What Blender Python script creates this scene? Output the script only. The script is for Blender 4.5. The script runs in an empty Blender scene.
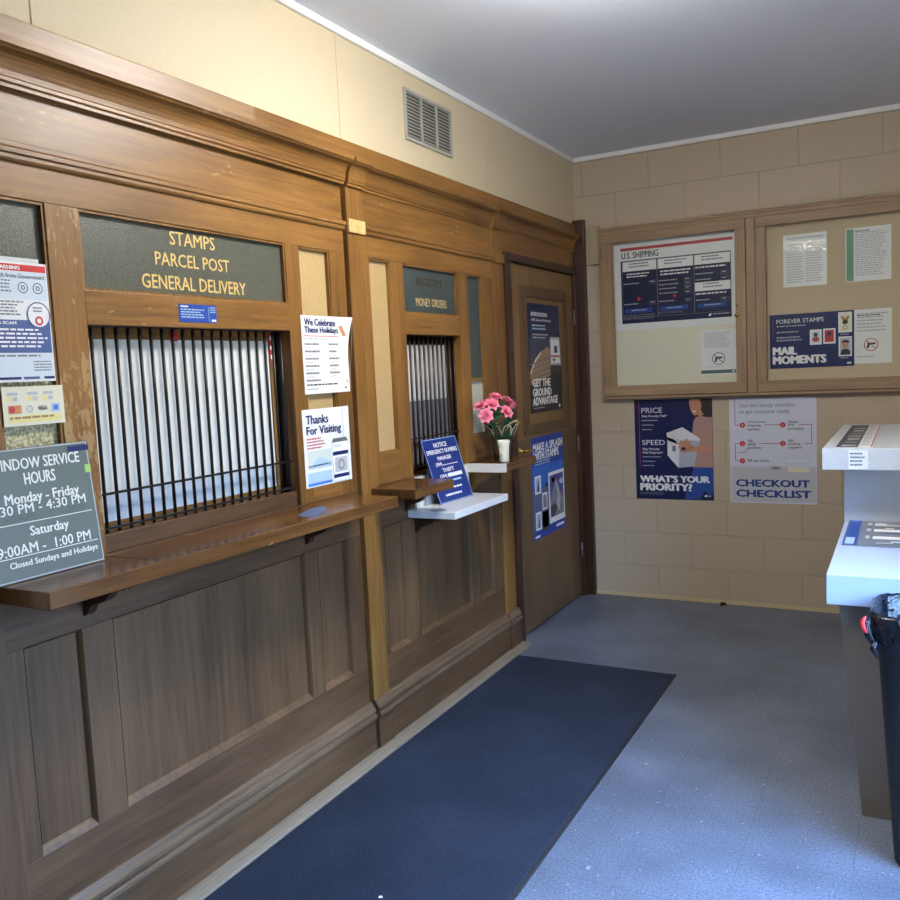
import bpy, bmesh, math, random
from mathutils import Vector, Matrix
random.seed(7)
C = bpy.context.scene.collection
PI = math.pi

# ------------------------------------------------------------------ colours and materials
def lin(c):
    return tuple(((v/255)/12.92 if v/255 <= .04045 else ((v/255+.055)/1.055)**2.4) for v in c) + (1,)

def newmat(name):
    m = bpy.data.materials.new(name); m.use_nodes = True
    nt = m.node_tree; b = nt.nodes['Principled BSDF']
    return m, nt, b

def plain(name, rgb, rough=.6, metal=0, bump=0, bscale=80, spec=.5, var=0, coat=0):
    m, nt, b = newmat(name)
    b.inputs['Base Color'].default_value = lin(rgb)
    b.inputs['Roughness'].default_value = rough
    b.inputs['Metallic'].default_value = metal
    b.inputs['Specular IOR Level'].default_value = spec
    b.inputs['Coat Weight'].default_value = coat
    if bump or var:
        tc = nt.nodes.new('ShaderNodeTexCoord')
        n = nt.nodes.new('ShaderNodeTexNoise'); n.inputs['Scale'].default_value = bscale; n.inputs['Detail'].default_value = 4
        nt.links.new(tc.outputs['Object'], n.inputs['Vector'])
        if bump:
            bp = nt.nodes.new('ShaderNodeBump'); bp.inputs['Strength'].default_value = bump; bp.inputs['Distance'].default_value = .002
            nt.links.new(n.outputs['Fac'], bp.inputs['Height']); nt.links.new(bp.outputs['Normal'], b.inputs['Normal'])
        if var:
            r = nt.nodes.new('ShaderNodeValToRGB')
            c = lin(rgb)
            r.color_ramp.elements[0].position = .35; r.color_ramp.elements[1].position = .65
            r.color_ramp.elements[0].color = tuple(v*(1-var) for v in c[:3])+(1,)
            r.color_ramp.elements[1].color = tuple(min(1, v*(1+var)) for v in c[:3])+(1,)
            nt.links.new(n.outputs['Fac'], r.inputs['Fac']); nt.links.new(r.outputs['Color'], b.inputs['Base Color'])
    return m

def wood(name, axis, dark, light, rough=.36, wear=0, wearcol=(196, 172, 122), grain=1.0):
    m, nt, b = newmat(name)
    N = nt.nodes.new; L = nt.links.new
    tc = N('ShaderNodeTexCoord')
    def noise(across, along, detail, seed=0):
        mp = N('ShaderNodeMapping')
        s = [across]*3; s['xyz'.index(axis)] = along
        mp.inputs['Scale'].default_value = s; mp.inputs['Location'].default_value = (seed, seed*.7, seed*.3)
        n = N('ShaderNodeTexNoise'); n.inputs['Scale'].default_value = 1; n.inputs['Detail'].default_value = detail
        n.inputs['Roughness'].default_value = .6
        L(tc.outputs['Object'], mp.inputs['Vector']); L(mp.outputs['Vector'], n.inputs['Vector'])
        return n
    a = noise(55, 2.2, 6); f = noise(330, 9, 3, 3.1); big = noise(5, 1.4, 2, 8.3)
    mix = N('ShaderNodeMix'); mix.data_type = 'FLOAT'; mix.inputs[0].default_value = .42
    L(a.outputs['Fac'], mix.inputs[2]); L(f.outputs['Fac'], mix.inputs[3])
    mix2 = N('ShaderNodeMix'); mix2.data_type = 'FLOAT'; mix2.inputs[0].default_value = .35
    L(mix.outputs[0], mix2.inputs[2]); L(big.outputs['Fac'], mix2.inputs[3])
    r = N('ShaderNodeValToRGB'); e = r.color_ramp.elements
    e[0].position = .34; e[0].color = lin(dark); e[1].position = .64; e[1].color = lin(light)
    L(mix2.outputs[0], r.inputs['Fac'])
    col = r.outputs['Color']
    if wear:
        w = noise(70, 30, 8, 15); w2 = noise(6, 4, 3, 21)
        mul = N('ShaderNodeMath'); mul.operation = 'MULTIPLY'; L(w.outputs['Fac'], mul.inputs[0]); L(w2.outputs['Fac'], mul.inputs[1])
        rw = N('ShaderNodeValToRGB'); rw.color_ramp.elements[0].position = .42-wear*.11; rw.color_ramp.elements[1].position = .45-wear*.11
        L(mul.outputs[0], rw.inputs['Fac'])
        mx = N('ShaderNodeMix'); mx.data_type = 'RGBA'
        sc = N('ShaderNodeMath'); sc.operation = 'MULTIPLY'; sc.inputs[1].default_value = .42; L(rw.outputs['Color'], sc.inputs[0])
        L(sc.outputs[0], mx.inputs[0]); L(col, mx.inputs[6]); mx.inputs[7].default_value = lin(wearcol)
        col = mx.outputs[2]
    L(col, b.inputs['Base Color'])
    rr = N('ShaderNodeMapRange'); rr.inputs[3].default_value = rough-.06; rr.inputs[4].default_value = rough+.14
    L(big.outputs['Fac'], rr.inputs[0]); L(rr.outputs[0], b.inputs['Roughness'])
    bp = N('ShaderNodeBump'); bp.inputs['Strength'].default_value = .25*grain; bp.inputs['Distance'].default_value = .0012
    L(mix.outputs[0], bp.inputs['Height']); L(bp.outputs['Normal'], b.inputs['Normal'])
    return m

HD, HL = (82, 53, 22), (154, 110, 55)
W_V = wood('oak_vertical_grain', 'z', HD, HL)
W_H = wood('oak_horizontal_grain', 'y', HD, HL)
W_HW = wood('oak_horizontal_scuffed', 'y', HD, HL, wear=.25)
W_VW = wood('oak_vertical_scuffed', 'z', HD, HL, wear=1.55)
W_LEDGE = wood('oak_ledge_worn', 'y', (52, 33, 17), (116, 78, 42), rough=.15, wear=.5)
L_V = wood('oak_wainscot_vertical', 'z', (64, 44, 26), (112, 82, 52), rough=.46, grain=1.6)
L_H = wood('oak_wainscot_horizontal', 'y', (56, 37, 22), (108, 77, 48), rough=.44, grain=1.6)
W_BASE = wood('oak_base_moulding', 'y', (60, 44, 32), (120, 96, 72), rough=.3, wear=.35, wearcol=(170, 150, 125))
W_DARK = wood('dark_stained_trim', 'z', (38, 22, 15), (74, 46, 32), rough=.35)
W_DARKH = wood('dark_stained_head', 'y', (38, 22, 15), (74, 46, 32), rough=.35)
W_DOOR = wood('door_veneer', 'z', (92, 68, 40), (150, 116, 72), rough=.4)
W_DOORM = wood('door_moulding_wood', 'z', (66, 48, 30), (108, 82, 54), rough=.4)
W_DOORD = wood('door_lower_veneer', 'z', (74, 54, 36), (126, 98, 66), rough=.4)
W_BARE = plain('bare_pale_wood', (214, 172, 112), .6, var=.15, bscale=40)
W_CAB = wood('cabinet_weathered_oak', 'x', (122, 98, 72), (178, 150, 116), rough=.5)
W_CABV = wood('cabinet_weathered_oak_upright', 'z', (122, 98, 72), (178, 150, 116), rough=.5)
W_SHOE = wood('worn_floor_strip_wood', 'y', (96, 84, 70), (150, 136, 116), rough=.6, wear=.2)

def M(name, rgb, **k): return plain(name, rgb, **k)
PAPER = M('white_paper', (236, 238, 240), rough=.45)
CREAM = M('cream_backing_sheet', (232, 228, 210), rough=.5)
CORK = M('tan_fabric_board', (206, 188, 160), rough=.8, var=.06, bscale=300)
NAVY = M('navy_print', (20, 38, 98), rough=.35)
NAVY2 = M('dark_navy_print', (22, 34, 76), rough=.3)
BLUE = M('blue_print', (36, 74, 160), rough=.35)
SKYB = M('sky_blue_print', (70, 130, 220), rough=.35)
PALEB = M('pale_blue_print', (176, 206, 232), rough=.4)
MIST = M('pale_grey_green_print', (206, 220, 216), rough=.4)
WARNB = M('muted_blue_print', (74, 96, 150), rough=.4)
FOOTB = M('pale_footer_print', (214, 226, 238), rough=.4)
RED = M('red_print', (206, 44, 50), rough=.4)
BRICKR = M('soft_red_print', (186, 62, 66), rough=.4)
PINKL = M('magenta_line_print', (160, 60, 120), rough=.4)
WHITE = M('white_print', (242, 242, 244), rough=.4)
GREYT = M('grey_text_print', (120, 124, 134), rough=.5)
LGREY = M('light_grey_print', (186, 190, 198), rough=.5)
DKT = M('dark_text_print', (40, 46, 66), rough=.5)
BLACKP = M('black_print', (24, 24, 28), rough=.4)
STEELT = M('slate_print', (92, 108, 112), rough=.4)
SANDP = M('sand_print', (168, 132, 96), rough=.4)
GREENP = M('green_print', (92, 150, 120), rough=.4)
YELP = M('pale_yellow_print', (232, 222, 150), rough=.4)
BUFF = M('buff_card', (228, 226, 204), rough=.45)
ORNG = M('faded_orange_print', (206, 140, 96), rough=.4)
SKIN = M('printed_skin', (196, 140, 112), rough=.4)
SWEAT = M('printed_sweater', (176, 140, 128), rough=.4)
HAIR = M('printed_hair', (52, 36, 32), rough=.4)
JEANS = M('printed_jeans', (42, 78, 156), rough=.4)
BOXL = M('printed_box_light', (224, 224, 230), rough=.4)
BOXD = M('printed_box_shade', (176, 180, 194), rough=.4)
ROCK = M('printed_rock', (132, 134, 142), rough=.4)
DKROCK = M('printed_dark_rock', (58, 60, 72), rough=.4)
VIOL = M('printed_violet', (80, 70, 150), rough=.4)
GOLD = M('gold_leaf_lettering', (228, 196, 122), rough=.4)
FADED = M('faded_lettering', (66, 58, 40), rough=.6)
WHITEL = M('white_vinyl_letters', (238, 240, 238), rough=.4)
GHOSTL = M('ghost_letters', (80, 92, 92), rough=.5)
SIGNG = M('grey_green_plastic', (104, 118, 116), rough=.25)
SIGNB = M('blue_plastic', (30, 52, 124), rough=.25)
SIGNBACK = M('grey_plastic_back', (150, 154, 160), rough=.5)
IRON = M('black_iron_bar', (34, 33, 34), rough=.38, metal=.4)
BARBR = M('brown_bronze_bar', (54, 38, 32), rough=.38, metal=.4)
STEEL = M('dull_steel', (140, 140, 138), rough=.4, metal=.7)
BRASS = M('brass', (206, 170, 96), rough=.25, metal=.9)
WPANEL = M('white_blind_sheet', (232, 236, 234), rough=.5)
WPANEL2 = M('milky_sheet', (205, 218, 232), rough=.4)
LAMW = M('white_laminate', (222, 224, 226), rough=.22)
LAMT = M('textured_white_laminate', (204, 210, 218), rough=.4, bump=.3, bscale=160, var=.05)
LAMG = M('beige_white_edge', (214, 210, 202), rough=.35)
TAUPE = M('taupe_laminate', (136, 126, 114), rough=.45)
BINM = M('black_plastic_bin', (20, 23, 27), rough=.45)
VENTM = M('grey_painted_vent', (172, 170, 160), rough=.5)
VENTD = M('dark_vent_void', (104, 102, 96), rough=.8)
RUBBER = M('black_rubber', (22, 24, 30), rough=.6)
CEIL = M('ceiling_paint', (226, 232, 242), rough=.75, bump=.25, bscale=9)
TRIMW = M('white_trim_paint', (240, 240, 238), rough=.45)
PLAST = M('cream_wall_paint', (208, 193, 162), rough=.6, bump=.08, bscale=60, var=.015)
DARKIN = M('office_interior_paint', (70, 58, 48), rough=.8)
PINK = M('pink_petal', (236, 128, 156), rough=.5, var=.15, bscale=60)
PINKY = M('yellow_pink_centre', (232, 160, 92), rough=.5)
LEAF = M('dark_green_leaf', (44, 112, 76), rough=.45, var=.2, bscale=50)
LEAFP = M('pale_dried_leaf', (196, 196, 140), rough=.5)
CERAM = M('cream_ceramic', (232, 230, 212), rough=.3, bump=.5, bscale=90)
REDSTR = M('red_plastic_drawstring', (214, 52, 58), rough=.4)
DECAL = M('worn_blue_decal', (70, 84, 120), rough=.5, var=.35, bscale=90)
DEBRIS = M('dark_debris', (40, 34, 28), rough=.9)
CAULK = M('yellowed_floor_line', (206, 190, 148), rough=.6)
BOXPAINT = M('painted_metal_box', (176, 160, 132), rough=.5)
GREENST = M('green_sticker', (150, 200, 110), rough=.5)
TAPE = M('shiny_tape', (225, 225, 225), rough=.12, bump=.9, bscale=60)

def glassy(name, tint=(1, 1, 1), lo=.03, boost=1.0):
    m = bpy.data.materials.new(name); m.use_nodes = True; nt = m.node_tree; nt.nodes.clear()
    o = nt.nodes.new('ShaderNodeOutputMaterial'); mx = nt.nodes.new('ShaderNodeMixShader')
    t = nt.nodes.new('ShaderNodeBsdfTransparent'); g = nt.nodes.new('ShaderNodeBsdfGlossy'); fr = nt.nodes.new('ShaderNodeLayerWeight')
    fr.inputs['Blend'].default_value = .12; g.inputs['Roughness'].default_value = lo; t.inputs['Color'].default_value = (*tint, 1)
    nt.links.new(fr.outputs[0], mx.inputs[0]); nt.links.new(t.outputs[0], mx.inputs[1]); nt.links.new(g.outputs[0], mx.inputs[2]); nt.links.new(mx.outputs[0], o.inputs[0])
    return m
GLASS = glassy('clear_glass', (.97, .98, .97))
VGLASS = glassy('vase_glass', (.94, .96, .94), .05)

def pebble(name, rgb, rough=.3, scale=260, var=.25):
    m, nt, b = newmat(name)
    N = nt.nodes.new; L = nt.links.new
    tc = N('ShaderNodeTexCoord'); v = N('ShaderNodeTexNoise'); v.inputs['Scale'].default_value = scale; v.inputs['Detail'].default_value = 3
    L(tc.outputs['Object'], v.inputs['Vector'])
    r = N('ShaderNodeValToRGB'); c = lin(rgb)
    r.color_ramp.elements[0].position = .35; r.color_ramp.elements[1].position = .7
    r.color_ramp.elements[0].color = tuple(x*(1-var) for x in c[:3])+(1,); r.color_ramp.elements[1].color = tuple(min(1, x*(1+var*1.6)) for x in c[:3])+(1,)
    L(v.outputs['Fac'], r.inputs['Fac']); L(r.outputs['Color'], b.inputs['Base Color'])
    b.inputs['Roughness'].default_value = rough
    bp = N('ShaderNodeBump'); bp.inputs['Strength'].default_value = .6; bp.inputs['Distance'].default_value = .002
    L(v.outputs['Fac'], bp.inputs['Height']); L(bp.outputs['Normal'], b.inputs['Normal'])
    return m
PEB_D = pebble('pebbled_dark_glass', (84, 86, 76))
PEB_T = pebble('pebbled_tan_glass', (184, 158, 112), var=.12)
PEB_G = pebble('pebbled_green_glass', (62, 74, 74))
PEB_W = pebble('pebbled_milky_glass', (196, 202, 190), var=.12)
PEB_Y = pebble('pebbled_clear_pale_glass', (176, 174, 140), rough=.2, scale=120, var=.5)

def floormat():
    m, nt, b = newmat('speckled_vinyl_floor')
    N = nt.nodes.new; L = nt.links.new
    tc = N('ShaderNodeTexCoord')
    n1 = N('ShaderNodeTexNoise'); n1.inputs['Scale'].default_value = 140; n1.inputs['Detail'].default_value = 8; n1.inputs['Roughness'].default_value = .75
    n2 = N('ShaderNodeTexNoise'); n2.inputs['Scale'].default_value = 1.6; n2.inputs['Detail'].default_value = 4
    L(tc.outputs['Object'], n1.inputs['Vector']); L(tc.outputs['Object'], n2.inputs['Vector'])
    r = N('ShaderNodeValToRGB'); e = r.color_ramp.elements
    e[0].position = .36; e[0].color = lin((70, 78, 94)); e[1].position = .68; e[1].color = lin((138, 148, 168))
    L(n1.outputs['Fac'], r.inputs['Fac'])
    br = N('ShaderNodeTexBrick'); br.offset = 0; br.inputs['Scale'].default_value = 1; br.inputs['Brick Width'].default_value = .305; br.inputs['Row Height'].default_value = .305
    br.inputs['Mortar Size'].default_value = .0012; br.inputs['Color1'].default_value = (1, 1, 1, 1); br.inputs['Color2'].default_value = (.93, .93, .94, 1); br.inputs['Mortar'].default_value = (.7, .7, .7, 1)
    L(tc.outputs['Object'], br.inputs['Vector'])
    mx = N('ShaderNodeMix'); mx.data_type = 'RGBA'; mx.blend_type = 'MULTIPLY'; mx.inputs[0].default_value = 1
    L(r.outputs['Color'], mx.inputs[6]); L(br.outputs['Color'], mx.inputs[7])
    n3 = N('ShaderNodeTexNoise'); n3.inputs['Scale'].default_value = 2.2; n3.inputs['Detail'].default_value = 6; L(tc.outputs['Object'], n3.inputs['Vector'])
    r3 = N('ShaderNodeValToRGB'); r3.color_ramp.elements[0].position = .38; r3.color_ramp.elements[0].color = (.66, .66, .66, 1); r3.color_ramp.elements[1].position = .62; r3.color_ramp.elements[1].color = (1, 1, 1, 1); L(n3.outputs['Fac'], r3.inputs['Fac'])
    n4 = N('ShaderNodeTexNoise'); n4.inputs['Scale'].default_value = 48; n4.inputs['Detail'].default_value = 2; L(tc.outputs['Object'], n4.inputs['Vector'])
    r4 = N('ShaderNodeValToRGB'); r4.color_ramp.elements[0].position = .70; r4.color_ramp.elements[0].color = (0, 0, 0, 1); r4.color_ramp.elements[1].position = .76; r4.color_ramp.elements[1].color = (.5, .5, .5, 1); L(n4.outputs['Fac'], r4.inputs['Fac'])
    m3 = N('ShaderNodeMix'); m3.data_type = 'RGBA'; m3.blend_type = 'MULTIPLY'; m3.inputs[0].default_value = 1; L(mx.outputs[2], m3.inputs[6]); L(r3.outputs['Color'], m3.inputs[7])
    m4 = N('ShaderNodeMix'); m4.data_type = 'RGBA'; L(r4.outputs['Color'], m4.inputs[0]); L(m3.outputs[2], m4.inputs[6]); m4.inputs[7].default_value = lin((190, 200, 214))
    L(m4.outputs[2], b.inputs['Base Color'])
    rr = N('ShaderNodeMapRange'); rr.inputs[3].default_value = .3; rr.inputs[4].default_value = .5
    L(n2.outputs['Fac'], rr.inputs[0]); L(rr.outputs[0], b.inputs['Roughness'])
    bp = N('ShaderNodeBump'); bp.inputs['Strength'].default_value = .1; bp.inputs['Distance'].default_value = .002
    L(n1.outputs['Fac'], bp.inputs['Height']); L(bp.outputs['Normal'], b.inputs['Normal'])
    return m
FLOOR = floormat()

def blockmat(name, ua):
    m, nt, b = newmat(name)
    N = nt.nodes.new; L = nt.links.new
    tc = N('ShaderNodeTexCoord'); sp = N('ShaderNodeSeparateXYZ'); cb = N('ShaderNodeCombineXYZ')
    L(tc.outputs['Object'], sp.inputs[0]); L(sp.outputs[ua], cb.inputs['X']); L(sp.outputs['Z'], cb.inputs['Y'])
    mp = N('ShaderNodeMapping'); mp.inputs['Location'].default_value = (.127, .005, 0); L(cb.outputs[0], mp.inputs[0])
    br = N('ShaderNodeTexBrick'); br.offset = .5; br.inputs['Scale'].default_value = 1
    br.inputs['Brick Width'].default_value = .425; br.inputs['Row Height'].default_value = .2135
    br.inputs['Mortar Size'].default_value = .0035; br.inputs['Mortar Smooth'].default_value = .6
    c = lin((190, 175, 152)); br.inputs['Color1'].default_value = c; br.inputs['Color2'].default_value = tuple(v*.98 for v in c[:3])+(1,)
    br.inputs['Mortar'].default_value = tuple(v*.96 for v in c[:3])+(1,)
    L(mp.outputs[0], br.inputs['Vector']); L(br.outputs['Color'], b.inputs['Base Color'])
    b.inputs['Roughness'].default_value = .55
    n = N('ShaderNodeTexNoise'); n.inputs['Scale'].default_value = 60; n.inputs['Detail'].default_value = 5; L(tc.outputs['Object'], n.inputs['Vector'])
    b1 = N('ShaderNodeBump'); b1.invert = True; b1.inputs['Strength'].default_value = .7; b1.inputs['Distance'].default_value = .005
    L(br.outputs['Fac'], b1.inputs['Height'])
    b2 = N('ShaderNodeBump'); b2.inputs['Strength'].default_value = .2; b2.inputs['Distance'].default_value = .002
    L(n.outputs['Fac'], b2.inputs['Height']); L(b1.outputs['Normal'], b2.inputs['Normal']); L(b2.outputs['Normal'], b.inputs['Normal'])
    return m
BLOCK_X = blockmat('painted_block_wall', 'X')
BLOCK_Y = blockmat('painted_block_side_wall', 'Y')

def carpet():
    m, nt, b = newmat('navy_mat_pile')
    N = nt.nodes.new; L = nt.links.new
    tc = N('ShaderNodeTexCoord'); n = N('ShaderNodeTexNoise'); n.inputs['Scale'].default_value = 230; n.inputs['Detail'].default_value = 5
    n2 = N('ShaderNodeTexNoise'); n2.inputs['Scale'].default_value = 2.5; n2.inputs['Detail'].default_value = 4
    L(tc.outputs['Object'], n.inputs['Vector']); L(tc.outputs['Object'], n2.inputs['Vector'])
    ad = N('ShaderNodeMix'); ad.data_type = 'FLOAT'; ad.inputs[0].default_value = .3; L(n.outputs['Fac'], ad.inputs[2]); L(n2.outputs['Fac'], ad.inputs[3])
    r = N('ShaderNodeValToRGB'); e = r.color_ramp.elements
    e[0].position = .35; e[0].color = lin((24, 29, 40)); e[1].position = .66; e[1].color = lin((52, 60, 78))
    L(ad.outputs[0], r.inputs['Fac']); L(r.outputs['Color'], b.inputs['Base Color'])
    b.inputs['Roughness'].default_value = .95; b.inputs['Specular IOR Level'].default_value = .15
    bp = N('ShaderNodeBump'); bp.inputs['Strength'].default_value = .9; bp.inputs['Distance'].default_value = .004
    L(n.outputs['Fac'], bp.inputs['Height']); L(bp.outputs['Normal'], b.inputs['Normal'])
    return m
CARPET = carpet()

def bagmat():
    m, nt, b = newmat('black_liner_plastic')
    b.inputs['Base Color'].default_value = lin((14, 20, 30)); b.inputs['Roughness'].default_value = .2
    tc = nt.nodes.new('ShaderNodeTexCoord'); n = nt.nodes.new('ShaderNodeTexNoise'); n.inputs['Scale'].default_value = 22; n.inputs['Detail'].default_value = 3; n.inputs['Distortion'].default_value = 1.2
    bp = nt.nodes.new('ShaderNodeBump'); bp.inputs['Strength'].default_value = .8; bp.inputs['Distance'].default_value = .012
    nt.links.new(tc.outputs['Object'], n.inputs['Vector']); nt.links.new(n.outputs['Fac'], bp.inputs['Height']); nt.links.new(bp.outputs['Normal'], b.inputs['Normal'])
    return m
BAG = bagmat()
m, nt, b = newmat('lamp_diffuser'); b.inputs['Base Color'].default_value = (1, 1, 1, 1)
b.inputs['Emission Color'].default_value = (1, .95, .87, 1); b.inputs['Emission Strength'].default_value = 96; DIFF = m

# ------------------------------------------------------------------ mesh helpers
class MB:
    def __init__(s): s.v = []; s.f = []; s.m = []; s.mats = []
    def mi(s, mat):
        if mat not in s.mats: s.mats.append(mat)
        return s.mats.index(mat)
    def add(s, vs, fs, mat):
        o = len(s.v); s.v += [tuple(p) for p in vs]
        k = s.mi(mat)
        for f in fs: s.f.append([o+i for i in f]); s.m.append(k)
    def box(s, x0, x1, y0, y1, z0, z1, mat):
        vs = [(x, y, z) for x in (x0, x1) for y in (y0, y1) for z in (z0, z1)]
        s.add(vs, [(0, 1, 3, 2), (4, 6, 7, 5), (0, 4, 5, 1), (2, 3, 7, 6), (0, 2, 6, 4), (1, 5, 7, 3)], mat); return s
    def prism(s, pts, axis, a, b, mat):
        def P(p, t):
            return {'x': (t, p[0], p[1]), 'y': (p[0], t, p[1]), 'z': (p[0], p[1], t)}[axis]
        n = len(pts)
        s.add([P(p, a) for p in pts]+[P(p, b) for p in pts],
              [tuple(range(n))[::-1], tuple(range(n, 2*n))]+[(i, (i+1) % n, (i+1) % n+n, i+n) for i in range(n)], mat); return s
    def quad(s, pts, mat): s.add(pts, [tuple(range(len(pts)))], mat); return s
    def tube(s, path, r, mat, seg=8, cap=True):
        path = [Vector(p) for p in path]; n = len(path)
        rs = r if isinstance(r, (list, tuple)) else [r]*n
        vs = []; up = None
        for i, p in enumerate(path):
            d = (path[min(i+1, n-1)]-path[max(i-1, 0)])
            if d.length < 1e-9: d = Vector((0, 0, 1))
            d.normalize()
            if up is None: up = Vector((0, 0, 1)) if abs(d.z) < .9 else Vector((1, 0, 0))
            a = d.cross(up).normalized(); bb = a.cross(d).normalized(); up = bb
            for k in range(seg):
                t = 2*PI*k/seg; vs.append(p+(a*math.cos(t)+bb*math.sin(t))*rs[i])
        fs = [(i*seg+k, i*seg+(k+1) % seg, (i+1)*seg+(k+1) % seg, (i+1)*seg+k) for i in range(n-1) for k in range(seg)]
        if cap: fs += [tuple(range(seg))[::-1], tuple(range((n-1)*seg, n*seg))]
        s.add(vs, fs, mat); return s
    def lathe(s, prof, c, mat, seg=24, cap=(True, True), fn=None):
        vs = []
        for j, (r, z) in enumerate(prof):
            for k in range(seg):
                t = 2*PI*k/seg
                rr, zz = (r, z) if fn is None else fn(r, z, t, j)
                vs.append((c[0]+rr*math.cos(t), c[1]+rr*math.sin(t), c[2]+zz))
        n = len(prof)
        fs = [(i*seg+k, i*seg+(k+1) % seg, (i+1)*seg+(k+1) % seg, (i+1)*seg+k) for i in range(n-1) for k in range(seg)]
        if cap[0]: fs.append(tuple(range(seg))[::-1])
        if cap[1]: fs.append(tuple(range((n-1)*seg, n*seg)))
        s.add(vs, fs, mat); return s
    def build(s, name, parent=None, loc=None, smooth=False, bevel=0, recalc=True):
        base = Vector(parent['_o']) if parent is not None else Vector(loc or (0, 0, 0))
        me = bpy.data.meshes.new(name)
        me.from_pydata([tuple(Vector(v)-base) for v in s.v], [], s.f)
        for mt in s.mats: me.materials.append(mt)
        for p, k in zip(me.polygons, s.m): p.material_index = k; p.use_smooth = smooth
        if recalc:
            bm = bmesh.new(); bm.from_mesh(me); bmesh.ops.recalc_face_normals(bm, faces=bm.faces); bm.to_mesh(me); bm.free()
        o = bpy.data.objects.new(name, me); C.objects.link(o)
        if parent is not None: o.parent = parent; o['_o'] = list(base)
        else: o.location = base; o['_o'] = list(base)
        if bevel:
            md = o.modifiers.new('bevel', 'BEVEL'); md.width = bevel; md.segments = 2; md.limit_method = 'ANGLE'; md.harden_normals = False
        return o

def thing(name, label, cat, loc, group=None):
    o = bpy.data.objects.new(name, None); o.empty_display_size = .05; C.objects.link(o); o.location = loc
    o['_o'] = list(loc); o['label'] = label; o['category'] = cat
    if group: o['group'] = group
    return o
def tag(o, label, cat, group=None):
    o['label'] = label; o['category'] = cat
    if group: o['group'] = group
    return o
def struct(o): o['kind'] = 'structure'; return o
def sbox(name, *a, bevel=0):
    return struct(MB().box(*a).build(name, loc=(a[0], a[2], a[4]), bevel=bevel))

_tc = {}
def textmesh(s, bold):
    if (s, bold) in _tc: return _tc[(s, bold)]
    cu = bpy.data.curves.new('lettering', 'FONT'); cu.body = s; cu.size = 1; cu.offset = bold; cu.resolution_u = 2; cu.space_character = 1+bold*1.2
    ob = bpy.data.objects.new('lettering', cu); C.objects.link(ob)
    bpy.context.view_layer.update()
    me = bpy.data.meshes.new_from_object(ob.evaluated_get(bpy.context.evaluated_depsgraph_get()))
    vs = [(v.co.x, v.co.y) for v in me.vertices]; fs = [tuple(p.vertices) for p in me.polygons]
    up = sum(p.normal.z for p in me.polygons) >= 0
    if not up: fs = [f[::-1] for f in fs]
    C.objects.unlink(ob); bpy.data.objects.remove(ob); bpy.data.meshes.remove(me)
    _tc[(s, bold)] = (vs, fs); return vs, fs

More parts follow.
